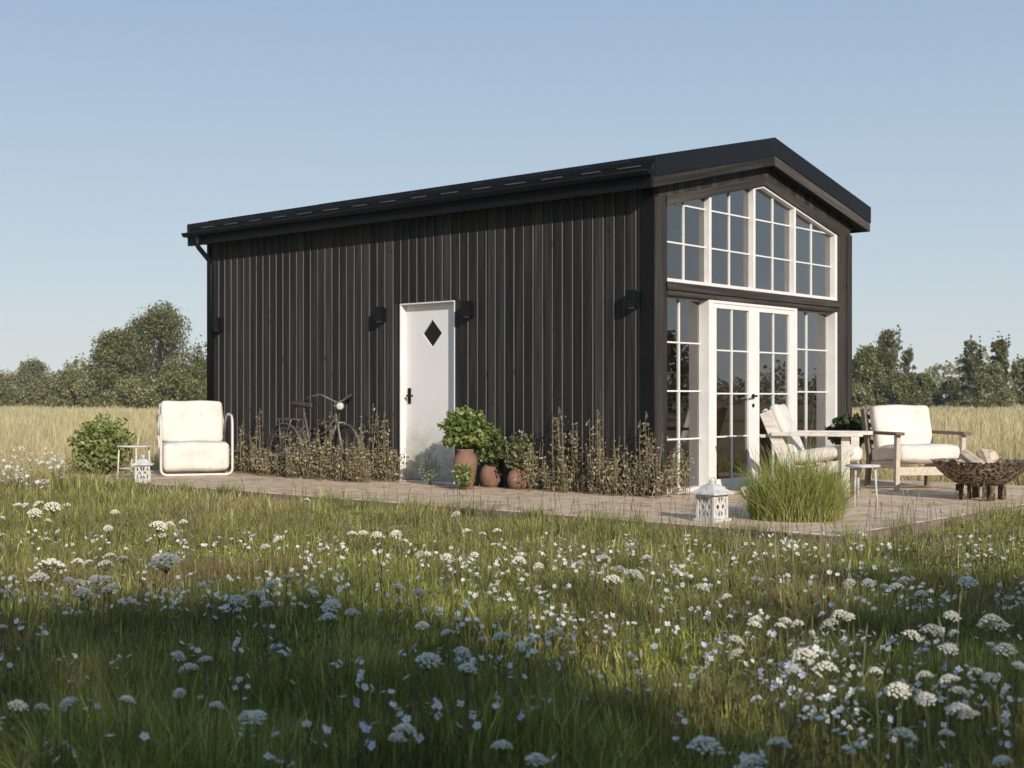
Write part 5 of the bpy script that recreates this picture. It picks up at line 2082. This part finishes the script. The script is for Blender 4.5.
def blossom(m_, c, r, g):
    a0 = g.uniform(0, 6.28)
    tx, ty = g.uniform(-1.0, 1.0), g.uniform(-1.0, 1.0)
    M = Matrix.Translation(c) @ Matrix.Rotation(tx, 4, 'X') @ Matrix.Rotation(ty, 4, 'Y') @ Matrix.Rotation(a0, 4, 'Z')
    np_ = 4 if g.random() < .6 else 5
    for k in range(np_):
        a = 2 * math.pi * k / np_
        w_ = 0.80
        pts = [(0.05, 0, 0), (0.6, w_ * .55, 0.18), (1.0, 0.2, 0.30), (1.0, -0.2, 0.30), (0.6, -w_ * .55, 0.18)]
        R = Matrix.Rotation(a, 4, 'Z')
        m_.add([M @ (R @ (Vector(q) * r)) for q in pts], [(0, 1, 2, 3, 4)])


def sprig(seed, col):
    g = random.Random(seed)
    nb = g.choice([1, 1, 2, 3, 4, 5, 6])
    t = thing('meadow_flower', '', 'flower', (0, 0, 0))
    sm, bm_ = MB(), MB()
    h = 0.25
    sm.tube([(0, 0, 0), (g.uniform(-.01, .01), g.uniform(-.01, .01), h * .6), (0, 0, h)], 0.0013, 4, cap=False)
    for k in range(nb):
        a = g.uniform(0, 6.28)
        r = 0.0 if nb == 1 else g.uniform(0.012, 0.045)
        z = h + g.uniform(-0.02, 0.03) if nb > 1 else h
        c = (r * math.cos(a), r * math.sin(a), z)
        if nb > 1:
            sm.tube([(0, 0, h - 0.05), c], 0.0009, 4, cap=False)
        blossom(bm_, Vector(c), g.uniform(0.0085, 0.0125), g)
    sm.build('stem', 'stem_green', t)
    bm_.build('blossom', col, t)
    return t


sp = [sprig(900 + k, 'petal_lilac' if k % 4 == 3 else 'petal_white') for k in range(18)]
spu = [False] * len(sp)
g = np.random.default_rng(55)
# clustered spread over the ground
x, y, d = wedge(15000, 2.35, 9.8, 0.6, g, p=1.15)
keep = ~on_patio(x, y, 0.25)
dens = vnoise(x, y, 2.2, 33) + 0.35 * vnoise(x, y, 6, 34)
keep &= g.random(len(x)) < np.clip(0.12 + 0.24 * dens, 0.045, 0.5)
x, y, d = x[keep], y[keep], d[keep]
uu, vv, _ = to_px(x, y, GZ + 0.24)
ins = (uu > 4) & (uu < 1020) & (vv < 764)
order = np.argsort(d)
x, y, d, uu, vv, ins = x[order], y[order], d[order], uu[order], vv[order], ins[order]
sel = np.where(ins)[0]
sel = sel[:290]
rest = np.array([i for i in range(len(x)) if i not in set(sel.tolist()) and 3.2 < d[i] < 8.6])
gs = random.Random(9)
for i in sel:
    k = gs.randrange(len(sp))
    lilac = k % 4 == 3
    bn, ln = cell(uu[i], vv[i])
    lab = '%s tiny meadow flower %s below the %s' % ('pale lilac' if lilac else 'white', bn, ln)
    grp = 'tiny %s meadow flowers %s below the %s' % ('lilac' if lilac else 'white', bn, ln)
    s = gs.uniform(0.75, 1.15)
    if not spu[k]:
        spu[k] = True
        t = sp[k]
        t.location = (x[i], y[i], GZ)
        t.rotation_euler = (0, 0, gs.uniform(0, 6))
        t.scale = (s, s, s)
        tag(t, lab, 'flower', grp)
    else:
        dup(sp[k], (x[i], y[i], GZ), gs.uniform(0, 6), s, lab, grp)
for k, u_ in enumerate(spu):
    if not u_:
        for ch in list(sp[k].children):
            bpy.data.objects.remove(ch)
        bpy.data.objects.remove(sp[k])
# the uncounted rest, and the flowery field edge at the left
m_ = MB()
gm = random.Random(10)
rest = rest[rng.permutation(len(rest))[:1100]]
for i in rest:
    for q in range(gm.choice([1, 2, 3, 5])):
        blossom(m_, Vector((x[i] + gm.gauss(0, .03), y[i] + gm.gauss(0, .03), GZ + gm.uniform(0.14, 0.24))), gm.uniform(0.010, 0.014), gm)
for k in range(55):
    u, v = gm.uniform(-5, 62), gm.gauss(464, 13)
    if v < 436 or v > 492 or (u > 60 and v > 470):
        continue
    p = at(u, v, GZ + 0.34)
    for q in range(4):
        blossom(m_, Vector((p[0] + gm.gauss(0, .05), p[1] + gm.gauss(0, .05), GZ + 0.36 + gm.gauss(0, .02))), gm.uniform(0.012, 0.02), gm)
tag(m_.build('small_flowers', 'petal_white'), kind='stuff')

# ------------------------------------------------------------------ air
if HAZE > 0:
    m = bpy.data.materials.new('haze_air')
    m.use_nodes = True
    t = m.node_tree
    t.nodes.clear()
    out = nd(t, 'OutputMaterial')
    pv = nd(t, 'VolumePrincipled')
    pv.inputs['Color'].default_value = (0.92, 0.95, 1.0, 1)
    pv.inputs['Density'].default_value = HAZE
    pv.inputs['Anisotropy'].default_value = 0.2
    t.links.new(pv.outputs[0], out.inputs['Volume'])
    MATS['haze_air'] = m
    m_ = MB()
    m_.box(CX - 260, CX + 260, CY - 260, CY + 260, GZ - 1.0, 14)
    tag(m_.build('haze', 'haze_air'), kind='stuff')
